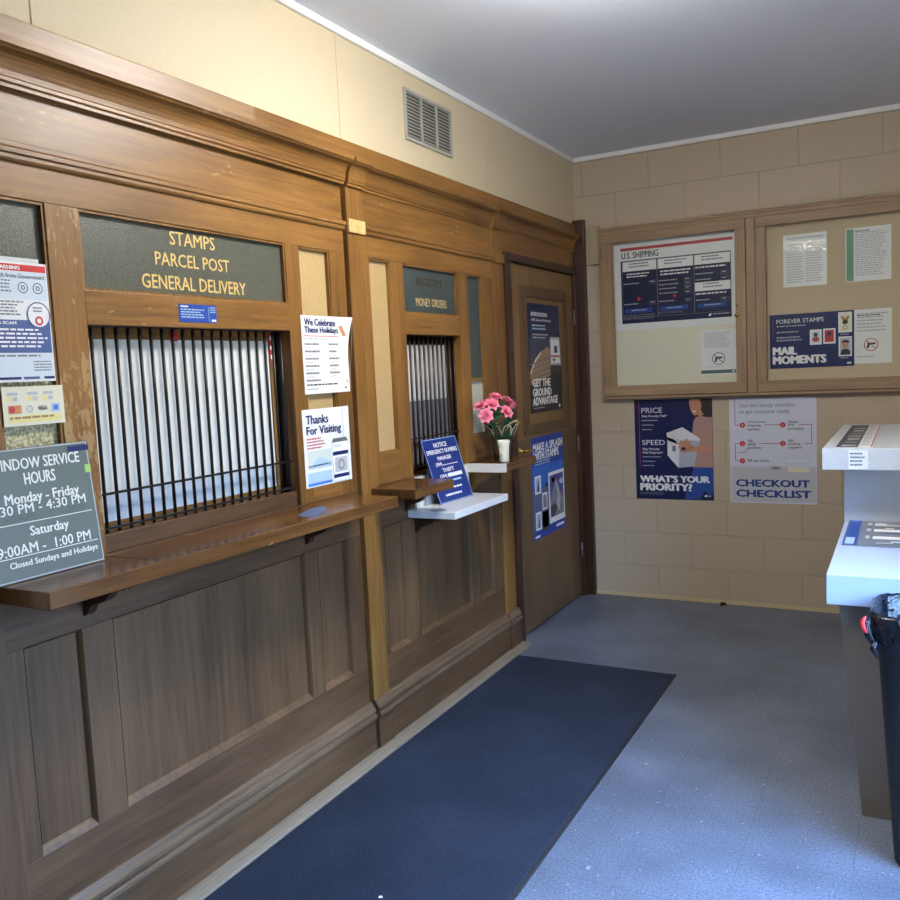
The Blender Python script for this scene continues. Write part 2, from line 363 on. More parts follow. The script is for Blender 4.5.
class Sheet(MB):
    """flat printed thing; coordinates (u right, v up, w out of the surface)"""
    def __init__(s, O, U, V, N, warp=None):
        super().__init__(); s.O = Vector(O); s.U = Vector(U); s.V = Vector(V); s.N = Vector(N); s.warp = warp
    def P(s, u, v, w):
        if s.warp: u, v, dw = s.warp(u, v); w += dw
        return s.O+s.U*u+s.V*v+s.N*w
    def page(s, u0, u1, v0, v1, mat, th=.0012, w0=.0004):
        s.rect(u0, u1, v0, v1, mat, w=w0+th)
        c = [(u0, v0), (u1, v0), (u1, v1), (u0, v1)]
        if s.warp: s.rect(u0, u1, v0, v1, mat, w=w0)
        else: s.add([s.P(*p, w0) for p in c], [(3, 2, 1, 0)], mat)
        for i in range(4):
            a, b = c[i], c[(i+1) % 4]
            s.add([s.P(*a, w0), s.P(*b, w0), s.P(*b, w0+th), s.P(*a, w0+th)], [(0, 1, 2, 3)], mat)
        s.w0 = w0+th
        return s
    def W(s, lay): return s.w0+.0004*lay
    def rect(s, u0, u1, v0, v1, mat, lay=1, w=None):
        w = s.W(lay) if w is None else w
        n = 16 if s.warp else 1
        vs = []; fs = []
        for j in range(n+1):
            for i in range(n+1): vs.append(s.P(u0+(u1-u0)*i/n, v0+(v1-v0)*j/n, w))
        for j in range(n):
            for i in range(n): a = j*(n+1)+i; fs.append((a, a+1, a+n+2, a+n+1))
        s.add(vs, fs, mat); return s
    def poly(s, pts, mat, lay=1):
        a = sum(pts[i][0]*pts[(i+1) % len(pts)][1]-pts[(i+1) % len(pts)][0]*pts[i][1] for i in range(len(pts)))
        if a < 0: pts = pts[::-1]
        s.add([s.P(u, v, s.W(lay)) for u, v in pts], [tuple(range(len(pts)))], mat); return s
    def disc(s, cu, cv, r, mat, lay=1, ry=None, n=24):
        ry = ry or r
        return s.poly([(cu+r*math.cos(2*PI*k/n), cv+ry*math.sin(2*PI*k/n)) for k in range(n)], mat, lay)
    def ring(s, cu, cv, r, t, mat, lay=2, n=28):
        for k in range(n):
            a, b = 2*PI*k/n, 2*PI*(k+1)/n
            s.add([s.P(cu+q*math.cos(x), cv+q*math.sin(x), s.W(lay)) for q, x in ((r-t, a), (r, a), (r, b), (r-t, b))], [(0, 1, 2, 3)], mat)
        return s
    def bar(s, u0, v0, u1, v1, t, mat, lay=2):
        d = Vector((u1-u0, v1-v0)).normalized(); n = Vector((-d.y, d.x))*t/2
        return s.poly([(u0-n.x, v0-n.y), (u1-n.x, v1-n.y), (u1+n.x, v1+n.y), (u0+n.x, v0+n.y)], mat, lay)
    def frame(s, u0, u1, v0, v1, t, mat, lay=2):
        s.rect(u0, u1, v0, v0+t, mat, lay); s.rect(u0, u1, v1-t, v1, mat, lay)
        s.rect(u0, u0+t, v0+t, v1-t, mat, lay); s.rect(u1-t, u1, v0+t, v1-t, mat, lay); return s
    def text(s, str_, u0, u1, v0, v1, mat, bold=0., lay=3):
        vs, fs = textmesh(str_, .0)
        x0 = min(v[0] for v in vs); x1 = max(v[0] for v in vs); y0 = min(v[1] for v in vs); y1 = max(v[1] for v in vs)
        t = bold*(v1-v0)*2.3
        for k, (du, dv) in enumerate(((0, 0),) if bold < .005 else ((-t, 0), (t, 0), (-t*.4, t*.5), (t*.4, -t*.5), (0, 0))):
            s.add([s.P(u0+t+(x-x0)/(x1-x0)*(u1-u0-2*t)+du, v0+(y-y0)/(y1-y0)*(v1-v0)+dv, s.W(lay+.12*k)) for x, y in vs], fs, mat)
        return s
    def lines(s, u0, u1, v0, v1, n, mat, fill=.45, lay=2, rag=.3):
        h = (v1-v0)/n
        for i in range(n):
            top = v1-i*h; e = u1-(u1-u0)*random.random()*rag
            s.rect(u0, e, top-h*fill, top, mat, lay)
        return s
    def words(s, u0, u1, v0, v1, n, mat, lay=2):
        """rows of small word-length dashes for print too small to read"""
        h = (v1-v0)/n
        for i in range(n):
            top = v1-i*h; u = u0; end = u1-(u1-u0)*random.random()*.25
            while u < end:
                w = min((u1-u0)*random.uniform(.06, .17), end-u)
                s.rect(u, u+w, top-h*.45, top, mat, lay); u += w+(u1-u0)*.025
        return s
    def done(s, name, label, cat, loc, group=None):
        o = s.build(name, loc=loc, recalc=False); return tag(o, label, cat, group)

def LW(x=0.0, warp=None): return Sheet((x, 0, 0), (0, 1, 0), (0, 0, 1), (1, 0, 0), warp)
def BW(y=5.31, warp=None): return Sheet((0, y, 0), (1, 0, 0), (0, 0, 1), (0, -1, 0), warp)

# ------------------------------------------------------------------ room shell
XR, YB, YF, ZC = 2.45, 5.31, -1.3, 2.80
sbox('floor', -1.3, XR+.1, YF-.1, YB+.1, -.1, 0, FLOOR)
sbox('ceiling', -1.3, XR+.1, YF-.1, YB+.1, ZC, ZC+.1, CEIL)
sbox('wall_back', -1.3, XR+.1, YB, YB+.12, 0, ZC, BLOCK_X)
wr = MB()
WY0, WY1, WZ0, WZ1 = 1.15, 2.8, .12, 1.95
wr.box(XR, XR+.1, YF, WY0, 0, ZC, BLOCK_Y).box(XR, XR+.1, WY1, YB, 0, ZC, BLOCK_Y)
wr.box(XR, XR+.1, WY0, WY1, 0, WZ0, BLOCK_Y).box(XR, XR+.1, WY0, WY1, WZ1, ZC, BLOCK_Y)
struct(wr.build('wall_right', loc=(0, 0, 0)))
wf = MB()
wf.box(-1.3, XR+.1, YF-.1, YF, 0, ZC, BLOCK_X)
struct(wf.build('wall_front', loc=(0, 0, 0)))
f = MB(); p = MB()
fb = lambda q0, q1, h0, h1: f.box(XR+.01, XR+.07, q0, q1, h0, h1, TRIMW)
p.box(XR+.035, XR+.041, WY0+.05, WY1-.05, WZ0+.05, WZ1-.05, GLASS)
fb(WY0, WY1, WZ0, WZ0+.05); fb(WY0, WY1, WZ1-.05, WZ1); fb(WY0, WY0+.05, WZ0+.05, WZ1-.05); fb(WY1-.05, WY1, WZ0+.05, WZ1-.05)
for q in (WY0+.82,): fb(q-.025, q+.025, WZ0+.05, WZ1-.05)
o = struct(f.build('window_1', loc=(XR, WY0, WZ0))); p.build('window_pane', o)
# left wall: plaster above the oak screen, and the staff room behind it
wl = MB()
wl.box(-.08, 0, YF, YB, 2.30, ZC, PLAST).box(-.08, 0, YF, 1.12, 0, 2.30, PLAST)
struct(wl.build('wall_left', loc=(0, 0, 0)))
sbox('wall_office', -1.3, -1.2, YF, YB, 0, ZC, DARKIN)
sw = MB()
for y in (1.47, 2.765, 4.07): sw.box(0, .003, y-.009, y+.009, 2.37, 2.775, PLAST)
struct(sw.build('trim_1', loc=(0, 1.47, 2.37), bevel=.001))
sbox('trim_2', 0, .016, YF, YB, 2.772, ZC, TRIMW, bevel=.003)
sbox('trim_3', .016, XR, YB-.016, YB, 2.772, ZC, TRIMW, bevel=.003)
sbox('trim_4', 0, .075, YB-.045, YB, 0, 2.41, W_DARK, bevel=.003)
sbox('trim_5', .075, XR, YB-.006, YB, 0, .022, CAULK)

# ------------------------------------------------------------------ oak screen
def panel(name, parent, y0, y1, z0, z1, mat, bead, depth=.016, w=.016, bmat=None):
    """sunk panel with sloping bead round it"""
    m = MB(); bmat = bmat or mat
    m.box(-.036, -depth, y0-.004, y1+.004, z0-.004, z1+.004, mat)
    p = m.build(name, parent)
    b = MB()
    o = [(y0, z0), (y1, z0), (y1, z1), (y0, z1)]; h = w*.5; i = [(y0+h, z0+w*1.2), (y1-h, z0+w*1.2), (y1-h, z1-h), (y0+h, z1-h)]
    for k in range(4):
        a, c = k, (k+1) % 4
        mid = [((o[q][0]+i[q][0])/2, (o[q][1]+i[q][1])/2) for q in (a, c)]
        b.quad([(.001, *o[a]), (.001, *o[c]), (-depth*.35, *mid[1]), (-depth*.35, *mid[0])], bmat)
        b.quad([(-depth*.35, *mid[0]), (-depth*.35, *mid[1]), (-depth+.0005, *i[c]), (-depth+.0005, *i[a])], bmat)
    b.build(bead, p, recalc=False)
    return p

ARCH = [(0, 2.050), (.008, 2.050), (.012, 2.056), (.012, 2.064), (.018, 2.068), (.018, 2.078), (.012, 2.084), (0, 2.086)]
def crown_profile(o=0.0):
    pts = [(0, 2.218), (.006+o, 2.218), (.006+o, 2.226), (.012+o, 2.230), (.012+o, 2.238)]
    for k in range(7):
        t = k/6*PI/2
        pts.append((.014+o+.034*(1-math.cos(t)), 2.240+.052*math.sin(t)))
    pts += [(.052+o, 2.296), (.058+o, 2.300), (.058+o, 2.316), (0, 2.316)]
    return pts
def basemould(o=0.0):
    return [(0, .142), (.030+o, .142), (.032+o, .150), (.030+o, .158), (.024+o, .162), (.026+o, .172), (.024+o, .182), (.016+o, .190), (.012+o, .200), (.006+o, .208), (0, .208)]

def bay(T, ys, lw):
    """ys = strip a0 a1, centre b0 b1, strip c0 c1, outer y0 y1"""
    a0, a1, b0, b1, c0, c1, y0, y1 = ys
    TH = -.04
    def st(p, q, z0, z1, mat, n='stile'): MB().box(TH, 0, p, q, z0, z1, mat).build(n, T, bevel=.0015)
    # uprights
    st(y0, a0, 1.055, 1.965, W_V); st(a1, b0, 1.055, 1.965, lw); st(b1, c0, 1.055, 1.965, W_V); st(c1, y1, 1.055, 1.965, W_V)
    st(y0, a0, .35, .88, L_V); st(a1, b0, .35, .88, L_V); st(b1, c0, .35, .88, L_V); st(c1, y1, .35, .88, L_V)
    # rails
    st(y0, y1, 1.965, 2.10, W_H, 'rail'); st(b0, b1, 1.667, 1.757, W_HW, 'rail')
    st(a0, a1, 1.055, 1.180, W_H, 'rail'); st(c0, c1, 1.055, 1.180, W_H, 'rail')
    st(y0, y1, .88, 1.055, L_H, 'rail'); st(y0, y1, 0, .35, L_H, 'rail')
    # lower panels
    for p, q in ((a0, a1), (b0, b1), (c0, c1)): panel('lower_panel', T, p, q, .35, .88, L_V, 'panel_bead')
    MB().box(TH, -.002, y0, y1, 2.10, 2.30, W_HW).build('frieze', T)
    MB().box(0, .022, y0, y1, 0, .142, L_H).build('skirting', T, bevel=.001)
    MB().prism(basemould(), 'y', y0, y1, W_BASE).build('base_moulding', T, smooth=False)
    MB().prism(ARCH, 'y', y0, y1, W_HW).build('architrave_moulding', T)

def glasspane(T, name, y0, y1, z0, z1, mat, d=.018):
    p = MB().box(-.030, -d, y0-.004, y1+.004, z0-.004, z1+.004, mat).build(name, T)
    b = MB(); w = .007
    for (p0, p1, q0, q1) in ((y0, y1, z0, z0+w), (y0, y1, z1-w, z1), (y0, y0+w, z0+w, z1-w), (y1-w, y1, z0+w, z1-w)):
        b.box(-d, -.004, p0, p1, q0, q1, W_DARK if 0 else W_V)
    b.build('glazing_bead', p)
    return p

S1 = thing('service_counter_screen', 'oak service screen with the wide barred window and STAMPS, PARCEL POST, GENERAL DELIVERY in gold', 'service counter', (0, 1.2, 0))
bay(S1, (1.285, 1.452, 1.550, 2.385, 2.458, 2.640, 1.235, 2.737), W_VW)
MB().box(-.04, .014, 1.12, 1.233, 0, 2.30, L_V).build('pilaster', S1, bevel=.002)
MB().prism(crown_profile(.012), 'y', 1.12, 2.737, W_HW).build('crown_moulding', S1)
g = glasspane(S1, 'lettered_glass', 1.550, 2.385, 1.757, 1.965, PEB_D)
g['label'] = 'dark pebbled glass lettered in gold'
L = LW(-.0176); L.w0 = 0
for s_, u0, u1, v0, v1 in (('STAMPS', 1.876, 2.062, 1.909, 1.949), ('PARCEL POST', 1.815, 2.122, 1.846, 1.884), ('GENERAL DELIVERY', 1.760, 2.192, 1.778, 1.818)):
    L = LW(-.0176); L.w0 = 0; L.text(s_, u0, u1, v0, v1, GOLD, .006, 1); L.build('gold_lettering', g, recalc=False)
glasspane(S1, 'side_glass', 1.285, 1.452, 1.55, 1.965, PEB_D)['label'] = 'dark pebbled glass'
glasspane(S1, 'side_glass', 1.285, 1.452, 1.18, 1.55, PEB_Y)['label'] = 'pale pebbled glass'
glasspane(S1, 'side_glass', 2.458, 2.640, 1.18, 1.965, PEB_T)['label'] = 'tan pebbled glass'

S2 = thing('service_counter_screen', 'oak service screen with the narrow barred window and MONEY ORDERS lettering, next to the door', 'service counter', (0, 2.75, 0))
bay(S2, (2.905, 3.062, 3.165, 3.665, 3.762, 3.925, 2.868, 4.040), W_V)
MB().box(-.04, .008, 2.757, 2.868, 0, 2.30, W_V).build('pilaster', S2, bevel=.002)
MB().box(-.04, .008, 4.040, 4.172, 0, 2.30, W_V).build('pilaster', S2, bevel=.002)
MB().prism(crown_profile(.012), 'y', 2.757, 2.872, W_V).build('pilaster_capital', S2)
MB().prism(crown_profile(.012), 'y', 4.045, 4.172, W_V).build('pilaster_capital', S2)
MB().prism(crown_profile(-.002), 'y', 2.872, 4.045, W_H).build('crown_moulding', S2)
MB().box(.008, .018, 2.757, 2.868, 2.045, 2.096, W_BARE).build('pilaster_block', S2, bevel=.002)['label'] = 'pale bare wood block'
MB().box(.008, .018, 4.045, 4.172, 2.045, 2.096, W_V).build('pilaster_block', S2, bevel=.002)
for a, b_ in ((2.755, 2.862), (4.045, 4.176)):
    MB().prism([(p[0]+(.006 if p[0] > 0 else 0), p[1]) for p in basemould()], 'y', a, b_, W_BASE).build('plinth_moulding', S2)
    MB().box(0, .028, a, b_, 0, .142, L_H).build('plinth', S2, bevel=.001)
g2 = glasspane(S2, 'lettered_glass', 3.165, 3.665, 1.757, 1.965, PEB_G)
g2['label'] = 'green-grey glass with faded lettering over MONEY ORDERS'
L = LW(-.0176); L.w0 = 0
L.text('REGISTRY', 3.30, 3.54, 1.882, 1.918, FADED, .03, 1); L.build('faded_lettering', g2, recalc=False)
L = LW(-.0176); L.w0 = 0; L.text('MONEY ORDERS', 3.29, 3.57, 1.793, 1.829, GOLD, .0, 1); L.build('gold_lettering', g2, recalc=False)
glasspane(S2, 'side_glass', 2.905, 3.062, 1.18, 1.965, PEB_T)['label'] = 'tan pebbled glass'
glasspane(S2, 'side_glass', 3.762, 3.925, 1.455, 1.965, PEB_G)['label'] = 'green-grey pebbled glass'
glasspane(S2, 'side_glass', 3.762, 3.925, 1.18, 1.455, PEB_W)['label'] = 'milky white pebbled glass'

# window reveals, bars and what stands behind them
def grille(T, y0, y1, n, mat, sill):
    rv = MB(); z0, z1 = 1.055, 1.667
    rv.box(-.13, -.04, y1, y1+.02, z0, z1, W_DARK).box(-.13, -.04, y0-.02, y0, z0, z1, W_DARK).box(-.13, -.04, y0-.02, y1+.02, z1, z1+.02, W_DARKH).box(-.13, -.04, y0-.02, y1+.02, z0-.02, z0, W_LEDGE)
    rv.build('window_reveal', T)
    if sill: MB().box(-.046, -.016, y0, y1, z0, 1.105, L_H).build('window_sill', T, bevel=.002)
    g = MB(); zb = 1.118 if sill else 1.085
    g.box(-.037, -.027, y0, y1, 1.663, 1.667, mat)
    G = g.build('window_grille', T)
    for z in (zb, 1.212): MB().box(-.037, -.027, y0, y1, z-.0032, z+.0032, mat).build('cross_bar', G)
    for i in range(n):
        y = y0+.034+(y1-y0-.052)*i/(n-1)
        MB().tube([(-.032, y, zb-.012), (-.032, y, 1.666)], .0050, mat, 8).build('bar', G, smooth=True)
grille(S1, 1.550, 2.385, 20, IRON, True)
grille(S2, 3.165, 3.665, 12, BARBR, False)
st_ = MB().box(-.13, -.045, 2.374, 2.3845, 1.06, 1.666, IRON).build('grille_post', S1)
st_['label'] = 'black metal post'
ws = MB(); ws.box(-.074, -.070, 1.50, 2.345, 1.205, 1.634, WPANEL)
o = ws.build('window_blind', loc=(-.07, 1.9, 1.06)); tag(o, 'white sheet standing behind the bars of the wide service window', 'blind')
MB().box(-.076, -.072, 1.50, 2.345, 1.128, 1.208, WPANEL2).build('lower_strip', o)['label'] = 'milky pale blue strip'
MB().box(-.082, -.068, 1.50, 2.366, 1.056, 1.128, W_H).build('wooden_foot', o)['label'] = 'brown wooden bottom board'
MB().box(-.082, -.068, 1.50, 2.366, 1.634, 1.666, W_H).build('wooden_head', o)['label'] = 'brown wooden top board'
MB().box(-.082, -.064, 2.345, 2.366, 1.128, 1.634, W_V).build('wooden_edge', o)['label'] = 'brown wooden side post'
o = MB().box(-.060, -.056, 3.13, 3.60, 1.375, 1.625, WPANEL).box(-.062, -.058, 3.13, 3.63, 1.09, 1.375, M('grey_lower_sheet', (120, 122, 128))).build('window_blind', loc=(-.06, 3.3, 1.09))
tag(o, 'white and grey sheet standing behind the bars of the narrow service window', 'blind')
# small stickers seen through the bars
t = LW(-.066); t.page(1.895, 1.925, 1.630, 1.662, RED, .001)
t.done('red_tag', 'small red tag above the white sheet behind the window bars', 'tag', (-.066, 1.91, 1.630))
t = LW(-.063); t.page(2.346, 2.366, 1.560, 1.660, RED, .001)
for i in range(3): t.rect(2.346, 2.366, 1.572+i*.032, 1.586+i*.032, WHITE)
t.done('striped_tape', 'red and white striped tape at the right post of the wide window', 'tape', (-.063, 2.356, 1.560))

# fascia, frieze and crown over the door, one run along the wall
fm = MB().box(0, .026, YF, 2.24, 2.305, 2.382, wood('pale_oak_fascia', 'y', (112, 84, 54), (178, 142, 100))).box(0, .026, 2.2415, 5.262, 2.305, 2.382, W_H)
struct(fm.build('trim_6', loc=(0, 0, 2.305), bevel=.003))
dm = MB().box(-.04, 0, 4.172, 5.262, 2.112, 2.30, W_H)
dm.prism(crown_profile(-.002), 'y', 4.172, 5.225, W_H).prism(crown_profile(.006), 'y', 5.225, 5.262, W_H)
dm.box(0, .006, 5.18, 5.225, 2.112, 2.218, W_H)
struct(dm.build('trim_7', loc=(0, 4.172, 2.112)))
# worn strip along the foot of the screen
o = MB().prism([(.022, 0), (.078, 0), (.074, .009), (.040, .014), (.022, .014)], 'y', 1.12, 4.19, W_SHOE).build('trim_8', loc=(0, 1.12, 0)); struct(o)

# ------------------------------------------------------------------ door
D = MB().box(-.040, -.004, 4.244, 5.226, .012, 2.066, W_DOORD).build('door_1', loc=(-.004, 5.226, .012)); struct(D)
MB().box(-.004, -.001, 4.246, 5.224, 1.10, 2.064, W_DOOR).build('upper_panel', D)
dmm = MB()
for (a, b_, c, d) in ((4.376, 5.098, 1.120, 1.178), (4.376, 5.098, 1.893, 1.957), (4.376, 4.448, 1.178, 1.893), (5.026, 5.098, 1.178, 1.893)):
    dmm.box(-.001, .010, a, b_, c, d, W_DOORM)
dmm.build('panel_moulding', D, bevel=.003)
kn = MB().lathe([(.026, 0), (.026, .004), (.018, .008), (.010, .010), (.010, .03)], (0, 0, 0), BRASS, 20)
kn.v = [(-.001+z, 4.300+x, 1.045+y) for x, y, z in kn.v]
kn.tube([(.030, 4.300, 1.045), (.040, 4.302, 1.045), (.044, 4.33, 1.047), (.044, 4.37, 1.044), (.042, 4.405, 1.040)], [.009, .010, .009, .008, .006], BRASS, 10)
kn.build('door_handle', D, smooth=True)
for z in (1.80, 1.0, .3):
    MB().tube([(.008, 5.229, z-.05), (.008, 5.229, z+.05)], .006, STEEL, 8).build('hinge', D, smooth=True)
MB().box(-.002, .004, 4.246, 4.256, .03, .08, STEEL).build('strike_plate', D)
jm = MB().box(-.04, .022, 4.176, 4.242, 0, 2.070, W_DARK).box(-.04, .022, 5.230, 5.262, 0, 2.070, W_DARK).box(-.04, .022, 4.176, 5.262, 2.070, 2.112, W_DARKH)
struct(jm.build('trim_9', loc=(0, 4.176, 0), bevel=.002))

# ------------------------------------------------------------------ ledges
def bracket(T, y, zt, dz, dx, mat=None):
    mat = mat or W_DARK
    p = [(.0, zt), (dx, zt), (dx, zt-.012), (dx*.9, zt-.02), (dx*.78, zt-.018), (dx*.62, zt-.034), (dx*.5, zt-.052*dz/.1), (dx*.34, zt-.062*dz/.1), (dx*.16, zt-.072*dz/.1), (dx*.10, zt-.09*dz/.1), (dx*.0, zt-dz)]
    MB().prism(p, 'y', y-.014, y+.014, mat).build('bracket', T, bevel=.001)
T = thing('counter_ledge', 'long worn oak counter ledge under the wide barred window', 'counter', (0, 1.9, 1.017))
lm = MB().box(-.016, .222, 1.215, 2.660, 1.011, 1.0525, W_LEDGE)
lm.v = [(x+(.010 if x > .1 and y > 2 else 0)-(.012 if x > .1 and y < 1.3 else 0), y, z) for x, y, z in lm.v]
lm.build('ledge_board', T, bevel=.003)
MB().box(-.012, .198, 1.548, 1.553, 1.0525, 1.0530, W_DARK).build('board_seam', T)
MB().box(.198, .2005, 1.549, 2.62, 1.0525, 1.0530, W_DARK).build('board_seam', T)
bracket(T, 1.475, 1.011, .10, .17); bracket(T, 2.405, 1.011, .10, .17)
DL = Sheet((0, 0, 1.0528), (0, 1, 0), (-1, 0, 0), (0, 0, 1)); DL.w0 = 0
DL.poly([(2.185, -.175), (2.21, -.200), (2.30, -.165), (2.37, -.12), (2.395, -.085), (2.33, -.078), (2.25, -.105), (2.20, -.13)], DECAL, 1)
DL.build('worn_decal', T, recalc=False)['label'] = 'worn blue decal'
T = thing('counter_ledge', 'short dark oak ledge left of the blue notice sign', 'counter', (0, 3.0, 1.014))
MB().box(.001, .212, 2.818, 3.135, 1.014, 1.052, W_LEDGE).build('ledge_board', T, bevel=.003)
bracket(T, 3.09, 1.014, .10, .16)
T = thing('counter_ledge', 'short oak ledge with a white end, carrying the vase of pink flowers', 'counter', (0, 3.8, 1.014))
MB().box(.009, .212, 3.668, 4.03, 1.014, 1.052, W_LEDGE).build('ledge_board', T, bevel=.003)
MB().box(.0, .212, 3.655, 3.668, 1.012, 1.053, LAMG).build('end_facing', T)['label'] = 'white painted end'
bracket(T, 3.72, 1.014, .10, .16, W_V)
T = thing('lowered_shelf', 'white lowered shelf with the blue notice sign standing on it', 'shelf', (0, 3.4, .885))
MB().box(.0, .228, 3.10, 3.635, .885, .916, LAMW).build('shelf_board', T, bevel=.002)
MB().box(.0, .008, 3.165, 3.668, .916, 1.050, LAMG).build('backsplash', T)['label'] = 'off-white back panel'
bracket(T, 3.165, .885, .075, .13); bracket(T, 3.62, .885, .075, .13)

# ------------------------------------------------------------------ signs and papers on the oak screen
# window service hours sign, leaning on the wall
th = math.atan2(.032, .31)
HS = Sheet((.040, .006, 1.0535), (0, 1, 0), (-math.sin(th), 0, math.cos(th)), (math.cos(th), 0, math.sin(th)))
HS.page(1.185, 1.500, 0, .314, SIGNG, .004, 0)
z = lambda q: q-1.0555
HS.frame(1.187, 1.498, .002, .312, .0028, LGREY, 1)
HS.text('WINDOW SERVICE', 1.222, 1.470, z(1.318), z(1.345), WHITEL, .012)
HS.text('HOURS', 1.308, 1.394, z(1.280), z(1.309), WHITEL, .012)
HS.text('Monday - Friday', 1.250, 1.455, z(1.230), z(1.262), WHITEL, .012)
HS.text('12:30 PM - 4:30 PM', 1.196, 1.470, z(1.213), z(1.236), WHITEL, .008)
HS.text('8:30AM - 5:  0PM', 1.210, 1.467, z(1.195), z(1.211), GHOSTL, .0, 2)
HS.rect(1.197, 1.483, z(1.1895), z(1.1915), WHITEL, 2)
HS.text('Saturday', 1.302, 1.410, z(1.150), z(1.180), WHITEL, .012)
HS.text('9:00AM -  1:00 PM', 1.212, 1.468, z(1.117), z(1.142), WHITEL, .008)
HS.rect(1.205, 1.488, z(1.112), z(1.114), WHITEL, 2)
HS.text('Closed Sundays and Holidays', 1.237, 1.484, z(1.084), z(1.103), WHITEL, .015)
HS.rect(1.440, 1.502, z(1.346), z(1.360), NAVY, 2).rect(1.482, 1.500, z(1.288), z(1.309), GREENST, 2)
HS.done('hours_sign', 'grey plastic window service hours sign leaning on the long ledge', 'sign', (.040, 1.35, 1.053))

# scam warning poster
W = LW(.0); W.page(1.262, 1.440, 1.524, 1.812, PAPER)
W.rect(1.264, 1.437, 1.790, 1.806, RED); W.text('WARNING', 1.300, 1.367, 1.793, 1.802, WHITE, .03)
W.rect(1.264, 1.437, 1.722, 1.789, FOOTB)
W.text('Mail Theft from Government', 1.268, 1.432, 1.773, 1.784, DKT, .0); W.words(1.268, 1.345, 1.735, 1.768, 4, GREYT)
for u in (1.371, 1.411): W.disc(u, 1.751, .0135, FOOTB, 2).ring(u, 1.751, .0135, .002, DKT, 3).ring(u, 1.751, .006, .003, GREYT, 3)
W.words(1.268, 1.37, 1.680, 1.718, 5, GREYT)
W.rect(1.264, 1.437, 1.594, 1.673, WARNB); W.text('IT IS A SCAM', 1.268, 1.345, 1.662, 1.669, WHITE, .03); W.words(1.268, 1.43, 1.602, 1.652, 5, WHITE)
W.disc(1.407, 1.686, .031, WHITE, 3, n=32).ring(1.407, 1.686, .032, .003, WARNB, 4).ring(1.407, 1.672, .011, .0045, RED, 5).lines(1.392, 1.422, 1.690, 1.705, 2, GREYT, lay=5)
W.rect(1.264, 1.437, 1.530, 1.593, FOOTB).words(1.268, 1.43, 1.580, 1.589, 1, GREYT).words(1.382, 1.435, 1.546, 1.574, 4, GREYT)
W.rect(1.264, 1.345, 1.530, 1.536, NAVY, 2).rect(1.352, 1.395, 1.530, 1.536, WARNB, 2).rect(1.408, 1.437, 1.530, 1.536, NAVY, 2)
W.rect(1.28, 1.42, 1.812, 1.822, TAPE, 1, w=.002)
W.done('warning_poster', 'white and blue poster with a red WARNING band, top left', 'poster', (0, 1.35, 1.524))
# card brands sheet
W = LW(.0); W.page(1.290, 1.457, 1.418, 1.513, BUFF)
W.rect(1.303, 1.338, 1.448, 1.468, ORNG); W.disc(1.313, 1.458, .008, BRICKR, 2).disc(1.328, 1.458, .008, ORNG, 3)
W.text('VISA', 1.383, 1.409, 1.453, 1.464, GREYT, .02); W.rect(1.420, 1.445, 1.447, 1.469, PALEB).rect(1.426, 1.439, 1.452, 1.464, SKYB, 2)
W.ring(1.360, 1.458, .009, .003, LGREY).rect(1.302, 1.447, 1.426, 1.442, YELP).words(1.305, 1.445, 1.429, 1.440, 1, SANDP, 3)
for u in (1.303, 1.357, 1.400): W.rect(u, u+.012, 1.478, 1.489, YELP).rect(u+.014, u+.026, 1.478, 1.488, LGREY).rect(u, u+.028, 1.492, 1.499, LGREY)
W.done('card_sheet', 'faded buff sheet of payment card logos under the WARNING poster', 'notice', (0, 1.37, 1.418))
# blue sticker on the rail
W = LW(.0); W.page(1.873, 2.028, 1.683, 1.736, BLUE)
W.words(1.880, 1.985, 1.692, 1.722, 4, PALEB).rect(1.880, 1.91, 1.727, 1.731, WHITE, 2).rect(1.9935, 1.995, 1.688, 1.732, PALEB, 2).words(2.0, 2.025, 1.71, 1.73, 3, PALEB).rect(2.005, 2.024, 1.687, 1.693, WHITE, 2)
W.done('blue_sticker', 'small blue sticker on the rail above the wide window bars', 'sticker', (0, 1.95, 1.683))
# holidays sheet, its top right corner stands off the wall
def hw(u, v):
    s = max(0, (v-1.60)/.12)*max(0, (u-2.67)/.05); return (u+.022*s, v, .012*s*s)
W = LW(.0, hw); W.page(2.445, 2.722, 1.442, 1.723, PAPER)
W.text('We Celebrate', 2.462, 2.650, 1.687, 1.712, NAVY, .02).text('These Holidays', 2.460, 2.665, 1.655, 1.683, NAVY, .02)
W.rect(2.457, 2.662, 1.6485, 1.651, RED)
W.words(2.457, 2.60, 1.632, 1.642, 1, LGREY)
for i in range(6): W.words(2.458, 2.56-.008*(i % 3), 1.609-i*.026, 1.624-i*.026, 1, GREYT).words(2.458, 2.51, 1.602-i*.026, 1.609-i*.026, 1, LGREY)
for i in range(5): W.words(2.600, 2.665-.006*(i % 2), 1.609-i*.026, 1.624-i*.026, 1, GREYT).words(2.600, 2.645, 1.602-i*.026, 1.609-i*.026, 1, LGREY)
W.words(2.458, 2.645, 1.466, 1.477, 1, DKT).words(2.458, 2.54, 1.454, 1.461, 1, GREYT)
W.poly([(2.668, 1.686), (2.684, 1.692), (2.706, 1.655), (2.690, 1.650)], ORNG, 2)
W.rect(2.69, 2.70, 1.455, 1.462, DKT, 2).rect(2.702, 2.711, 1.48, 1.487, SANDP, 2)
W.done('holiday_notice', 'white sheet headed We Celebrate These Holidays', 'notice', (0, 2.58, 1.442))
